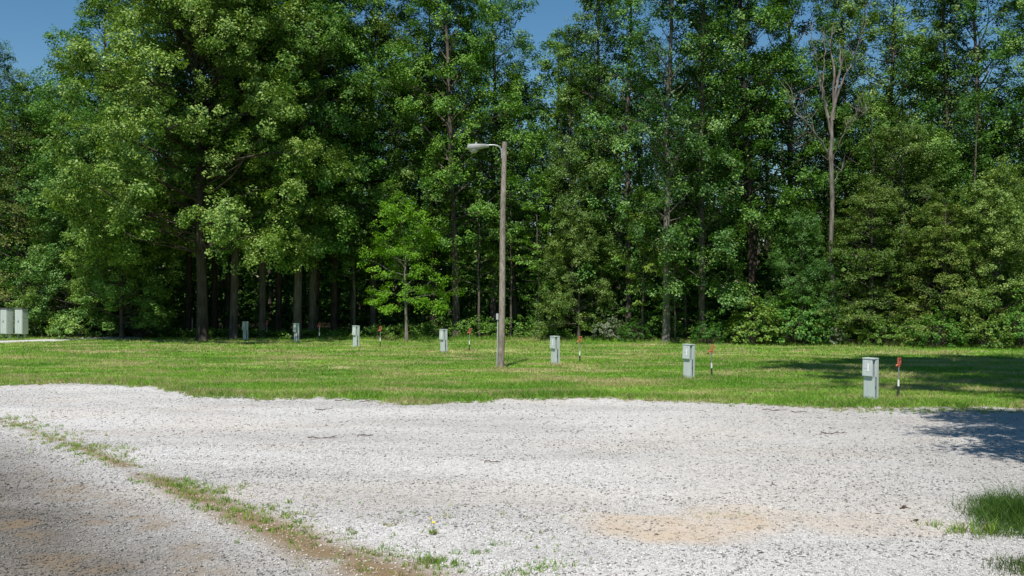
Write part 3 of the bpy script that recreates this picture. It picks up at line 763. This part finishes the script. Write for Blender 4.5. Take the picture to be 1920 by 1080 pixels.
def grass():
    rng = np.random.default_rng(17)
    parts = []
    def scatter(n, y0, y1, hm, wm):
        y = rng.uniform(y0, y1, n); x = rng.uniform(-1, 1, n) * (0.56 * y + 2)
        keep = (y > lawn_edge(x) + rng.normal(0, 0.05, n)) & (y < edge(x) + 1) & ~path_mask(x, y)
        x, y = x[keep], y[keep]
        tall = 0.55 + 0.9 * fbm(x * 0.8, y * 0.8, 81)
        # taller, unmown fringe at the gravel and at the wood
        f = 1 + 1.0 * np.clip(1 - (y - lawn_edge(x)) / 1.2, 0, 1) + 2.2 * np.clip(1 - (edge(x) + 0.6 - y) / 1.6, 0, 1) * np.clip((x + 12) / 6, 0, 1)
        f = f * (1 - 0.55 * wear(x, y))
        h = hm * tall * f * rng.uniform(0.5, 1.3, len(x)); w = wm * rng.uniform(0.7, 1.3, len(x))
        parts.append(blade_mesh(rng, x, y, lheight(x, y) - 0.005, h, w))
    scatter(260000, 22, 30, 0.075, 0.014)
    scatter(190000, 30, 40, 0.075, 0.020)
    scatter(170000, 40, 58, 0.085, 0.028)
    # longer tufts the mower leaves round the posts
    for px, py in ((939, 695), (1632, 755), (1684, 748), (1291, 716), (1334, 710), (1041, 689), (1087, 684), (832, 666), (880, 661), (667, 656), (713, 653), (556, 646), (599, 640)):
        cx, cy2 = at(px, py); n = 150; a = rng.uniform(0, 2 * math.pi, n); q = 0.13 + np.abs(rng.normal(0, 0.12, n))
        x = cx + np.cos(a) * q; y = cy2 + np.sin(a) * q
        parts.append(blade_mesh(rng, x, y, lheight(x, y) - 0.005, rng.uniform(0.05, 0.19, n), rng.uniform(0.012, 0.022, n)))
    V = np.vstack(parts)
    me = blades('grass', V)
    add_attr(me, 'wear', np.repeat(wear(V[:, 0, 0], V[:, 0, 1]), 5) * 0.8)
    o = link('grass', me, MB)
    tag(o, 'mown green grass blades with dry straw patches covering the lawn', 'grass', kind='stuff')
grass()

def weeds():
    rng = np.random.default_rng(27)
    B = []
    def tuft(x, y, n, r, h, w=0.006, lean=0.6):
        a = rng.uniform(0, 2 * math.pi, n); q = r * np.sqrt(rng.uniform(0, 1, n))
        xx = x + np.cos(a) * q; yy = y + np.sin(a) * q
        B.append(blade_mesh(rng, xx, yy, gheight(xx, yy) - 0.004, h * rng.uniform(0.4, 1.2, n), w * rng.uniform(0.7, 1.5, n), lean))
    seg = np.linspace(0, 1, 1500)
    cum = np.r_[0, np.cumsum(np.hypot(*np.diff(RP, axis=0).T))]; s = seg * cum[-1]
    cx = np.interp(s, cum, RP[:, 0]); cy_ = np.interp(s, cum, RP[:, 1])
    dens = fbm(s * 0.9, s * 0 + 0.5, 91)
    for i in range(1500):
        if dens[i] < 0.40 or rng.uniform() > 0.8: continue
        tuft(cx[i] + rng.normal(0, 0.26), cy_[i] + rng.normal(0, 0.20), int(rng.integers(5, 24)), rng.uniform(0.02, 0.10), rng.uniform(0.03, 0.075), 0.009)
    # dense named patches seen in the photograph
    for px, py, n, rr, hh in ((30, 783, 25, 0.35, 0.07), (120, 814, 25, 0.25, 0.07), (165, 842, 45, 0.3, 0.08), (370, 925, 35, 0.18, 0.09), (410, 915, 30, 0.22, 0.07), (350, 910, 30, 0.2, 0.06),
                              (470, 962, 26, 0.16, 0.07), (525, 968, 26, 0.2, 0.07), (710, 1042, 40, 0.22, 0.06), (815, 1060, 30, 0.1, 0.10), (690, 1035, 20, 0.12, 0.06),
                              (820, 1052, 18, 0.08, 0.09), (860, 1058, 8, 0.05, 0.10), (935, 1020, 8, 0.06, 0.05), (890, 1035, 10, 0.08, 0.05), (960, 969, 8, 0.2, 0.03), (1030, 1057, 14, 0.1, 0.06),
                              (970, 1072, 16, 0.1, 0.06), (1005, 1068, 14, 0.1, 0.05), (1345, 965, 14, 0.15, 0.035), (835, 968, 6, 0.05, 0.05), (730, 985, 6, 0.04, 0.07), (655, 1000, 7, 0.06, 0.06), (1556, 764, 30, 0.14, 0.16),
                              (1780, 995, 10, 0.1, 0.14), (1750, 985, 8, 0.08, 0.10), (1830, 1000, 22, 0.12, 0.16)):
        x, y = at(px, py)
        for q in range(n):
            tuft(x + rng.normal(0, rr * 1.0), y + rng.normal(0, rr * 0.7), int(rng.integers(3, 10)), 0.04, hh * 0.85, 0.008)
    # lone sprigs over the lot
    for q in range(230):
        px = rng.uniform(520, 1120); py = rng.uniform(900, 1080)
        if rng.uniform() < (py - 880) / 200: tuft(*at(px, py), int(rng.integers(3, 9)), 0.03, rng.uniform(0.03, 0.07), 0.007)
    # straggling grass along the lot's far edge
    for q in range(1300):
        x = rng.uniform(-16, 15); y = lawn_edge(np.array([x]))[0] - abs(rng.normal(0, 0.22)) - (rng.uniform(0, 0.9) if x > 7 else 0)
        tuft(x, y, int(rng.integers(6, 22)), 0.06, rng.uniform(0.03, 0.07), 0.011)
    V = np.vstack(B); me = blades('weeds', V)
    dryp = np.clip(rng.uniform(-0.5, 0.7, len(V)), 0, 1); add_attr(me, 'wear', np.repeat(dryp, 5))
    tag(link('weeds', me, MB), 'thin weeds and grass sprigs growing through the gravel', 'weeds', kind='stuff')
weeds()

def big_clump(name, label, px, py, r, n, h, seed, ell=(1, 1)):
    rng = np.random.default_rng(seed)
    x, y = at(px, py); m = max(4, n // 60)
    a = rng.uniform(0, 2 * math.pi, m); q = r * rng.uniform(0, 1, m) ** 0.62
    tx = np.cos(a) * q * ell[0]; ty = np.sin(a) * q * ell[1]
    th = h * rng.uniform(0.45, 1.1, m) * (1.05 - 0.72 * (q / r) ** 1.5)
    i_ = rng.integers(0, m, n)
    xx = tx[i_] + rng.normal(0, 0.10, n); yy = ty[i_] + rng.normal(0, 0.10, n)
    V = blade_mesh(rng, xx, yy, np.full(n, -0.02), th[i_] * rng.uniform(0.3, 1.15, n), 0.006 * rng.uniform(0.6, 1.4, n), 0.6)
    me = blades(name, V); add_attr(me, 'wear', np.repeat(np.clip(rng.uniform(-0.9, 0.35, n), 0, 1), 5))
    o = link(name, me, MCL); o.location = (x, y, 0)
    tag(o, label, 'grass clump')
big_clump('grass_clump', 'large clump of tall green grass on the gravel at the right border', 1968, 985, 0.80, 9500, 0.50, 1, (1.0, 1.7))
big_clump('grass_clump', 'clump of grass at the very bottom right corner', 1935, 1072, 0.36, 900, 0.22, 2)
big_clump('grass_clump', 'small spiky tuft just left of the large grass clump', 1850, 1003, 0.12, 300, 0.16, 3)

def stones():
    rng = np.random.default_rng(37)
    xs_, ys_, ss = [], [], []
    for n, y0, y1, s0, s1 in ((70000, 8.0, 12.5, 0.007, 0.022), (60000, 12.5, 17.5, 0.008, 0.024), (62000, 17.5, 30, 0.010, 0.027)):
        y = rng.uniform(y0, y1, n); x = rng.uniform(-1, 1, n) * (0.54 * y + 0.4)
        k_ = y < lawn_edge(x) + 0.15; x, y = x[k_], y[k_]
        d_, t_, g_ = gravel_masks(x, y)
        k_ = rng.uniform(0, 1, len(x)) > np.maximum(d_ * 0.8, t_ * 0.75)
        x, y = x[k_], y[k_]
        xs_.append(x); ys_.append(y); ss.append(s0 + (s1 - s0) * rng.uniform(0, 1, len(x)) ** 2.2)
    x = np.concatenate(xs_); y = np.concatenate(ys_); s = np.concatenate(ss); n = len(x)
    O = np.array([[1, 0, 0], [0, 1, 0], [-1, 0, 0], [0, -1, 0], [0, 0, 1], [0, 0, -1]], float)
    V = np.tile(O[None], (n, 1, 1)) * rng.uniform(0.6, 1.3, (n, 6, 1)) + rng.normal(0, 0.22, (n, 6, 3))
    V *= (s[:, None] * rng.uniform(0.6, 1.2, (n, 3)) * np.array([1, 1, 0.5]))[:, None, :]
    a = rng.uniform(0, 2 * math.pi, n); ca, sa = np.cos(a)[:, None], np.sin(a)[:, None]
    V = np.stack([V[..., 0] * ca - V[..., 1] * sa, V[..., 0] * sa + V[..., 1] * ca, V[..., 2]], -1)
    V += np.stack([x, y, gheight(x, y) + s * 0.18], 1)[:, None]
    Fc = np.array([[0, 1, 4], [1, 2, 4], [2, 3, 4], [3, 0, 4], [1, 0, 5], [2, 1, 5], [3, 2, 5], [0, 3, 5]])
    I = (np.arange(n)[:, None, None] * 6 + Fc[None]).reshape(-1, 3)
    me = mesh_idx('gravel_stones', V.reshape(-1, 3), I)
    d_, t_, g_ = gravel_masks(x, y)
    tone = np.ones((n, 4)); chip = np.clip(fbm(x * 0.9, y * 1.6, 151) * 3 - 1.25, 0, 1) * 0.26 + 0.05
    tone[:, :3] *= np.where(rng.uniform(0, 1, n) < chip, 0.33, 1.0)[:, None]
    tone[:, :3] *= (1 - np.clip(g_, 0, 1)[:, None] * np.array([0.67, 0.68, 0.70]))  # stones take the same greying, painted vignetting included
    tone[:, :3] *= 1 - np.maximum(d_ * 0.6, t_ * 0.8)[:, None] * np.array([0.12, 0.28, 0.45])
    add_attr(me, 'tone', np.repeat(tone, 6, 0), 'FLOAT_COLOR')
    tag(link('gravel_stones', me, stone_mat()), 'loose pale crushed stones lying on the gravel lot', 'gravel', kind='stuff')
stones()

# ------------------------------------------------------------------ small built objects
import bmesh
class MB_:
    def __init__(s): s.bm = bmesh.new()
    def box(s, x0, x1, y0, y1, z0, z1, bev=0.0):
        t = bmesh.new(); bmesh.ops.create_cube(t, size=1)
        bmesh.ops.scale(t, vec=(x1 - x0, y1 - y0, z1 - z0), verts=t.verts)
        bmesh.ops.translate(t, vec=((x0 + x1) / 2, (y0 + y1) / 2, (z0 + z1) / 2), verts=t.verts)
        if bev: bmesh.ops.bevel(t, geom=t.edges[:], offset=bev, segments=2, affect='EDGES')
        s._join(t); return s
    def prism(s, pts, y0, y1, bev=0.0):
        """polygon pts (x,z) extruded from y0 to y1"""
        t = bmesh.new(); vs = [t.verts.new((x, y0, z)) for x, z in pts]; f = t.faces.new(vs)
        r = bmesh.ops.extrude_face_region(t, geom=[f]); bmesh.ops.translate(t, vec=(0, y1 - y0, 0), verts=[v for v in r['geom'] if isinstance(v, bmesh.types.BMVert)])
        bmesh.ops.recalc_face_normals(t, faces=t.faces)
        if bev: bmesh.ops.bevel(t, geom=t.edges[:], offset=bev, segments=2, affect='EDGES')
        s._join(t); return s
    def tube(s, pts, r, sides=12, caps=True):
        t = bmesh.new(); P = [Vector(p) for p in pts]; rr = r if isinstance(r, (list, tuple)) else [r] * len(P)
        rings = []
        for i, p in enumerate(P):
            T = (P[min(i + 1, len(P) - 1)] - P[max(i - 1, 0)]).normalized()
            ref = Vector((1, 0, 0)) if abs(T.z) > 0.9 else Vector((0, 0, 1))
            A = T.cross(ref).normalized(); B = T.cross(A)
            rings.append([t.verts.new(p + (A * math.cos(a) + B * math.sin(a)) * rr[i]) for a in [2 * math.pi * q / sides for q in range(sides)]])
        for a, b in zip(rings, rings[1:]):
            for q in range(sides): t.faces.new((a[q], a[(q + 1) % sides], b[(q + 1) % sides], b[q]))
        if caps: t.faces.new(rings[0]); t.faces.new(rings[-1])
        bmesh.ops.recalc_face_normals(t, faces=t.faces)
        s._join(t); return s
    def ell(s, c, rad, u=20, v=12, z_lo=-9, z_hi=9):
        t = bmesh.new(); bmesh.ops.create_uvsphere(t, u_segments=u, v_segments=v, radius=1)
        for q in t.verts: q.co.z = max(z_lo, min(z_hi, q.co.z))
        bmesh.ops.scale(t, vec=rad, verts=t.verts); bmesh.ops.translate(t, vec=c, verts=t.verts)
        s._join(t); return s
    def _join(s, t):
        me = bpy.data.meshes.new('tmp'); t.to_mesh(me); t.free(); s.bm.from_mesh(me); bpy.data.meshes.remove(me)
    def build(s, name, mat, parent=None, smooth=False):
        me = bpy.data.meshes.new(name); s.bm.to_mesh(me); s.bm.free()
        o = link(name, me, mat, parent, False)
        if smooth:
            for p in me.polygons: p.use_smooth = True
            try: me.set_sharp_from_angle(angle=R(40))
            except Exception: pass
        return o

M_PED = paint_mat('pale_grey_green_paint', (0.50, 0.555, 0.545), 0.42, 0, 0.06)
M_PEDD = paint_mat('near_black_trim', (0.035, 0.04, 0.042), 0.7)  # near-black for seam strips, latch and cabinet handle
M_STK = paint_mat('white_sticker', (0.80, 0.80, 0.79), 0.5, 0, 0.05)
M_PRINT = paint_mat('sticker_print', (0.32, 0.35, 0.36), 0.6, 0, 0.1)
M_RED = paint_mat('red_hydrant_paint', (0.48, 0.12, 0.07), 0.5, 0, 0.2)
M_GALV = paint_mat('galvanised_steel', (0.42, 0.44, 0.45), 0.45, 0.7, 0.15)
M_BLACK = paint_mat('black_sleeve', (0.03, 0.032, 0.035), 0.55)
M_WHITE = paint_mat('white_tape', (0.74, 0.74, 0.73), 0.5, 0, 0.06)
M_LUM = paint_mat('pale_lamp_housing', (0.29, 0.30, 0.29), 0.6, 0.05, 0.08, 5)
M_COND = paint_mat('grey_conduit', (0.42, 0.435, 0.44), 0.5, 0.1, 0.1)

def make_pedestal():
    t = thing('power_pedestal', '', 'power pedestal', (0, 0, 0))
    W, D, H = 0.150, 0.085, 1.05                     # half sizes; front faces local -y
    b = MB_()
    b.box(-W + 0.008, W - 0.008, -D + 0.012, D, 0.0, 0.60, 0.006)       # lower post
    b.box(-W, W, -D + 0.045, D + 0.002, 0.602, H - 0.03, 0.006)          # upper back box
    b.box(-W + 0.004, -W + 0.012, -D + 0.01, D - 0.03, 0.07, 0.075)
    b.box(-W + 0.006, W - 0.006, -D + 0.008, -D + 0.0115, 0.13, 0.138)    # seam of the foot plate
    b.build('body', M_PED, t, True)
    c = MB_(); c.box(-W - 0.008, W + 0.010, -D - 0.035, D + 0.012, H - 0.028, H, 0.006); c.build('cap', M_PED, t, True)
    # hinged cover with slanting underside
    d_ = bpy.data.meshes.new('door')
    bm = bmesh.new()
    pr = [(-D + 0.043, H - 0.030), (-D - 0.022, H - 0.030), (-D - 0.040, 0.625), (-D + 0.043, 0.565)]
    va = [bm.verts.new((-W + 0.003, y, z)) for y, z in pr]; vb = [bm.verts.new((W * 0.72, y, z)) for y, z in pr]
    bm.faces.new(va); bm.faces.new(vb[::-1])
    for q in range(4): bm.faces.new((va[q], va[(q + 1) % 4], vb[(q + 1) % 4], vb[q]))
    bmesh.ops.recalc_face_normals(bm, faces=bm.faces)
    bmesh.ops.bevel(bm, geom=bm.edges[:], offset=0.005, segments=2, affect='EDGES')
    bm.to_mesh(d_); bm.free()
    door = link('door', d_, M_PED, t)
    def fy(z): return -D - 0.022 - 0.018 * (H - 0.03 - z) / (H - 0.03 - 0.625) 
    def plate(x0, x1, z0, z1, out, nm, mat, par):
        m = bpy.data.meshes.new(nm); bmm = bmesh.new()
        pts = [(x0, fy(z0) - out, z0), (x1, fy(z0) - out, z0), (x1, fy(z1) - out, z1), (x0, fy(z1) - out, z1)]
        v0 = [bmm.verts.new(p) for p in pts]; v1 = [bmm.verts.new((p[0], p[1] + out * 0.9, p[2])) for p in pts]
        bmm.faces.new(v0)
        for q in range(4): bmm.faces.new((v0[q], v0[(q + 1) % 4], v1[(q + 1) % 4], v1[q]))
        bmesh.ops.recalc_face_normals(bmm, faces=bmm.faces); bmm.to_mesh(m); bmm.free()
        return link(nm, m, mat, par)
    plate(-0.115, 0.045, 0.80, 0.975, 0.004, 'instruction_plate', paint_mat('plate_grey', (0.46, 0.51, 0.51), 0.5), door)
    plate(-0.010, 0.028, 0.735, 0.925, 0.008, 'sticker', M_STK, door)
    g_ = MB_(); g_.box(W * 0.72 + 0.004, W * 0.72 + 0.012, -D + 0.030, -D + 0.046, 0.60, H - 0.03); g_.box(W - 0.010, W - 0.0065, -0.02, 0.012, 0.12, H - 0.06)
    g_.build('seam', M_PEDD, t)
    s_ = MB_(); s_.box(W - 0.007, W + 0.012, 0.013, D - 0.004, 0.02, H - 0.034, 0.004); s_.box(W + 0.002, W + 0.016, -D + 0.050, -0.022, 0.605, H - 0.05, 0.004)
    s_.build('side_panel', M_PED, t, True)
    l_ = MB_(); l_.box(W - 0.0065, W + 0.006, -0.035, -0.024, 0.33, 0.40, 0.002); l_.build('latch', M_PEDD, t)
    return t

def make_hydrant():
    t = thing('yard_hydrant', '', 'hydrant', (0, 0, 0))
    MB_().tube([(0, 0, -0.05), (0, 0, 0.78)], 0.017, 12).build('pipe', M_GALV, t, True)
    MB_().tube([(0, 0, 0.0), (0, 0, 0.30)], 0.026, 12).build('sleeve', M_BLACK, t, True)
    MB_().tube([(0, 0, 0.301), (0, 0, 0.46)], 0.0255, 12).build('tape_band', M_WHITE, t, True)
    h = MB_()
    h.tube([(0, 0, 0.765), (0, 0, 0.80)], 0.030, 12)
    h.box(-0.045, 0.045, -0.03, 0.03, 0.80, 0.845, 0.01)
    h.tube([(-0.03, 0, 0.82), (-0.075, 0, 0.815), (-0.10, 0, 0.79), (-0.108, 0, 0.765)], [0.024, 0.022, 0.02, 0.021], 10)
    h.build('head', M_RED, t, True)
    l_ = MB_()                                        # the square loop of the lever
    l_.box(-0.035, -0.006, -0.022, 0.022, 0.847, 0.965, 0.006); l_.box(0.050, 0.074, -0.022, 0.022, 0.847, 0.965, 0.006)
    l_.box(-0.035, 0.074, -0.022, 0.022, 0.9651, 0.995, 0.006); l_.box(0.0, 0.05, -0.02, 0.02, 0.846, 0.87, 0.004)
    l_.build('lever', M_RED, t, True)
    s_ = MB_(); s_.tube([(-0.108, 0, 0.764), (-0.108, 0, 0.715)], [0.022, 0.017], 10); s_.box(-0.150, -0.112, -0.008, 0.008, 0.735, 0.748, 0.003); s_.build('spout', M_BLACK, t, True)
    return t

PED = [(1632, 754, 'nearest and largest pale power pedestal, on the lawn edge at right'),
       (1291, 715, 'pale power pedestal with white sticker, second nearest, right of centre'),
       (1041, 688, 'pale power pedestal first to the right of the lamp post'),
       (832, 665, 'pale power pedestal first to the left of the lamp post'),
       (667, 655, 'pale power pedestal third to the left, sunlit between two hydrants left of centre'),
       (556, 645, 'pale sunlit power pedestal in front of the straight grey trunk'),
       (460, 640, 'dark looking power pedestal standing in the maple shade'),
       (357, 632.5, 'far small white power pedestal just left of the maple trunk')]
p0 = make_pedestal()
YAW = -R(51.6)
for i, (px, py, lab) in enumerate(PED):
    o = p0 if i == 0 else copy_tree(p0)
    x, y = at(px, py); o.location = (x, y, float(lheight(np.array([x]), np.array([y]))[0]) - 0.03)
    o.rotation_euler = (R((0.6, -0.8, 0.5, 0.0, -0.7, 0.4, 0, 0)[i]), R((0.8, 0.6, 0.4, -0.6, 1.2, -0.5, 0.3, -1)[i]), YAW + R((0, 2, -1, 2, 4, -3, 5, 0)[i]))
    o['label'] = lab; o['group'] = 'power pedestals across the lawn'
HYD = [(1684, 748, 'nearest red headed water hydrant, on the lawn edge beside the largest pedestal'),
       (1334, 709, 'red headed hydrant with black and white post, beside the second nearest pedestal'),
       (1087, 684, 'red headed hydrant beside the pedestal first to the right of the lamp post'),
       (880, 661, 'red headed hydrant just left of the lamp post'),
       (713, 653, 'red headed hydrant between the lime green tree and its nearer left pedestal'),
       (599, 640, 'red headed hydrant right of the sunlit pedestal in front of the grey trunk'),
       (500, 636, 'dim hydrant in the shade right of the shaded pedestal'),
       (350, 632, 'far hydrant left of the maple trunk beside the small white pedestal'),
       (65, 633, 'far hydrant right of the metal cabinets at left')]
h0 = make_hydrant()
for i, (px, py, lab) in enumerate(HYD):
    o = h0 if i == 0 else copy_tree(h0)
    x, y = at(px, py); o.location = (x, y, float(lheight(np.array([x]), np.array([y]))[0]) - 0.02)
    o.rotation_euler = (0, R((1.5, 0.6, 0.4, 0.8, 0, -0.6, 1, 0, 0)[i]), R((35, -5, 10, -8, 6, 0, 5, -10, 0)[i]))
    o['label'] = lab; o['group'] = 'yard hydrants across the lawn'

# lamp post
def lamp_post():
    x, y = at(939, 694)
    t = thing('lamp_post', 'weathered wooden lamp post with grey cobra head lamp', 'lamp post', (x, y, 0))
    u = y / F                                     # metres per photo pixel at the post
    top = ((948 - 939.5) * u * 0.8, 0.0, (694 - 266) * u)
    m = MB_()
    rng = np.random.default_rng(4)
    pts, rr = [], []
    for s in np.linspace(0, 1, 16):
        pts.append((top[0] * s + 0.012 * math.sin(s * 7), 0, -0.2 * (s == 0) + top[2] * s)); rr.append(0.112 - 0.030 * s + rng.normal(0, 0.0012))
    m.tube(pts, rr, 20); m.build('pole', M_POLE, t, True)
    zt = top[2]
    def px(p): return top[0] + (p - 946) * u
    a = MB_()
    a.tube([(px(941.5), -0.02, zt - 0.50), (px(940.5), -0.02, zt - 0.30), (px(938), -0.02, zt - 0.19), (px(933), -0.02, zt - 0.125), (px(926), -0.02, zt - 0.105), (px(914), -0.02, zt - 0.11)], 0.024, 12)
    a.build('arm', M_GALV, t, True)
    b = MB_(); b.box(px(940), px(942.5), -0.06, 0.02, zt - 0.56, zt - 0.22, 0.008); b.build('bracket', M_GALV, t, True)
    h = MB_()
    xs = [917, 916.8, 911.5, 911, 903, 895, 886, 880, 877, 875.8]
    zt_ = [0.100, 0.085, 0.082, 0.072, 0.070, 0.068, 0.070, 0.078, 0.098, 0.150]
    zb_ = [0.160, 0.182, 0.190, 0.195, 0.225, 0.255, 0.275, 0.270, 0.245, 0.185]
    ww = [0.04, 0.075, 0.080, 0.090, 0.120, 0.145, 0.150, 0.135, 0.095, 0.03]
    bm = h.bm; rings = []
    zc = zt - 0.17
    for xx, a_, b_, w_ in zip(xs, zt_, zb_, ww):
        ring = []; hz = (b_ - a_) / 2; z0 = zt - (a_ + b_) / 2
        for q in range(20):
            an = 2 * math.pi * q / 20; cy2, sz = math.cos(an), math.sin(an)
            e = 0.62
            ring.append(bm.verts.new((px(xx), -0.02 + math.copysign(abs(cy2) ** e, cy2) * w_, z0 + math.copysign(abs(sz) ** e, sz) * hz)))
        rings.append(ring)
    for r1, r2 in zip(rings, rings[1:]):
        for q in range(20): bm.faces.new((r1[q], r1[(q + 1) % 20], r2[(q + 1) % 20], r2[q]))
    bm.faces.new(rings[0]); bm.faces.new(rings[-1]); bmesh.ops.recalc_face_normals(bm, faces=bm.faces)
    hd = h.build('lamp_head', M_LUM, t, True)
    l_ = MB_(); l_.ell((px(888.5), -0.02, zt - 0.235), (0.165, 0.125, 0.140), 20, 12, -1, 0.0); 
    lens = l_.build('lens', paint_mat('milky_lens', (0.30, 0.31, 0.295), 0.35, 0, 0.08), hd, True)
    c = MB_(); c.tube([(px(893), -0.02, zt - 0.075), (px(893), -0.02, zt - 0.015)], [0.042, 0.036], 14); c.build('photocell', M_COND, hd, True)
    k_ = MB_(); zb = (694 - 599) * u
    k_.tube([(-0.135, -0.03, -0.1), (-0.135 + 0.035, -0.03, zb)], 0.019, 10); k_.build('conduit', M_COND, t, True)
    x_ = MB_(); x_.box(-0.155, -0.075, -0.085, 0.0, zb - 0.01, zb + 0.20, 0.008); x_.build('junction_box', M_COND, t, True)
    w_ = MB_(); w_.tube([(px(940.5), -0.07, zt - 0.55), (px(941.5) - 0.01, -0.07, zt - 0.75), (px(939) - 0.03, -0.06, zt - 1.0), (px(941.5) - 0.01, -0.07, zt - 1.2)], 0.006, 6); w_.build('cable', M_BLACK, t)
lamp_post()

# metal cabinets at far left
M_CAB = paint_mat('cabinet_pale_paint', (0.46, 0.51, 0.49), 0.45, 0, 0.07)
def make_cabinet():
    t = thing('utility_cabinet', '', 'utility cabinet', (0, 0, 0))
    W, D = 0.28, 0.2
    b = MB_(); b.box(-W, W, -D, D, 0.28, 1.66, 0.01); b.build('body', M_CAB, t, True)
    d_ = MB_(); d_.box(-W + 0.02, W - 0.02, -D - 0.02, -D - 0.002, 0.31, 1.62, 0.006); d = d_.build('door', M_CAB, t, True)
    h = MB_(); h.box(-0.02, 0.02, -D - 0.045, -D - 0.0205, 0.93, 1.03, 0.004); h.build('handle', M_PEDD, d)
    r = MB_(); r.box(-W - 0.02, W + 0.02, -D - 0.05, D + 0.02, 1.661, 1.71, 0.006); r.build('cap', paint_mat('cap_dark', (0.10, 0.105, 0.10), 0.6), t, True)
    for sx in (-1, 1):
        l_ = MB_(); l_.box(sx * (W - 0.05) - 0.03, sx * (W - 0.05) + 0.03, -0.05, 0.05, -0.03, 0.279, 0.004); l_.build('leg', M_COND, t)
    return t
c0 = make_cabinet()
for i, (px, lab) in enumerate(((40.5, 'pale metal utility cabinet on legs at far left, right hand one of the row'),
                               (13, 'pale metal utility cabinet on legs at far left, middle one of the row'),
                               (-8, 'metal utility cabinet cut by the left border of the photo'))):
    o = c0 if i == 0 else copy_tree(c0)
    x, y = at(px, 637); o.location = (x, y, 0.03); o.rotation_euler = (0, 0, R((-22, -28, -20)[i])); o['label'] = lab; o['group'] = 'utility cabinets at far left'
    o.scale = (1, 1, (1.0, 1.0, 0.98)[i])

# litter: sticks on the gravel and a yellow flower
M_TWIG = bark_mat('twig_bark', (0.05, 0.035, 0.025), (0.20, 0.13, 0.09), 30)
def twig(px, py, L, ang, lab, seed, col=None):
    rng = np.random.default_rng(seed); x, y = at(px, py)
    V, I = [], []
    a = R(ang); n = 7; s = np.linspace(-0.5, 0.5, n) * L
    P = np.stack([s * math.cos(a), s * math.sin(a), np.full(n, 0.02)], 1) + rng.normal(0, 0.018, (n, 3)) * np.array([1, 1, 0.5])
    tube(P, np.linspace(0.011, 0.004, n), 5, V, I)
    for q in range(3):
        i_ = int(rng.integers(2, n - 1)); d = np.array([math.cos(a + rng.choice([-0.7, 0.7])), math.sin(a + rng.choice([-0.7, 0.7])), 0.15])
        tube(np.array([P[i_], P[i_] + d * L * 0.12, P[i_] + d * L * 0.22]), [0.006, 0.005, 0.003], 4, V, I)
    o = link('twig', mesh_idx('twig', np.vstack(V), np.vstack(I)), M_TWIG); o.location = (x, y, float(gheight(np.array([x]), np.array([y]))[0]))
    tag(o, lab, 'twig', 'fallen twigs on the gravel')
for i, a in enumerate(((605, 822, 0.55, -6, 'thin twig on the open gravel left of centre'), (683, 819, 0.3, 12, 'short reddish twig on the gravel left of centre, right of the thin one'),
                       (922, 868, 0.28, -4, 'short dark twig in the middle of the gravel'), (1452, 769, 0.5, -6, 'stick on the gravel along the lawn left of the nearest pedestal'),
                       (1560, 814, 0.45, 4, 'brown twig on the gravel below the nearest pedestal'), (1498, 774, 0.3, 0, 'short stick by the lawn edge between the two nearest pedestals'),
                       (605, 768, 0.35, 3, 'reddish twig near the lawn edge below the left pedestals'), (686, 754, 0.3, 8, 'curved dark stick at the grass edge left of the lamp post'),
                       (1695, 953, 0.11, -20, 'small dark chip of wood on the gravel at lower right'), (1715, 976, 0.09, 10, 'tiny brown chip of wood left of the right grass clump'),
                       (640, 752, 0.28, 0, 'dark stick at the grass edge between the left pedestals'))):
    twig(*a, seed=200 + i)

def flower():
    x, y = at(813, 1000); rng = np.random.default_rng(8)
    t = thing('yellow_flower', 'tiny yellow flowering weed growing alone in the gravel', 'flower', (x, y, 0))
    V = blade_mesh(rng, rng.normal(0, 0.02, 60), rng.normal(0, 0.02, 60), np.full(60, 0.0), rng.uniform(0.02, 0.06, 60), rng.uniform(0.008, 0.016, 60), 0.9)
    me = blades('leaves', V); add_attr(me, 'wear', np.zeros(len(V) * 5)); link('leaves', me, MB, t)
    s_ = MB_(); s_.tube([(0, 0, 0), (0.008, 0, 0.06), (0.0, 0.0, 0.115)], 0.0035, 6); s_.tube([(0, 0, 0), (-0.02, 0, 0.09), (-0.022, 0.0, 0.165)], 0.003, 6); s_.build('stem', M_SHRUB, t)
    b = MB_(); b.ell((0, 0, 0.12), (0.022, 0.022, 0.011), 10, 6); b.ell((-0.022, 0, 0.168), (0.014, 0.014, 0.009), 10, 6); b.build('blossom', paint_mat('yellow_petals', (0.80, 0.62, 0.03), 0.6), t, True)
flower()
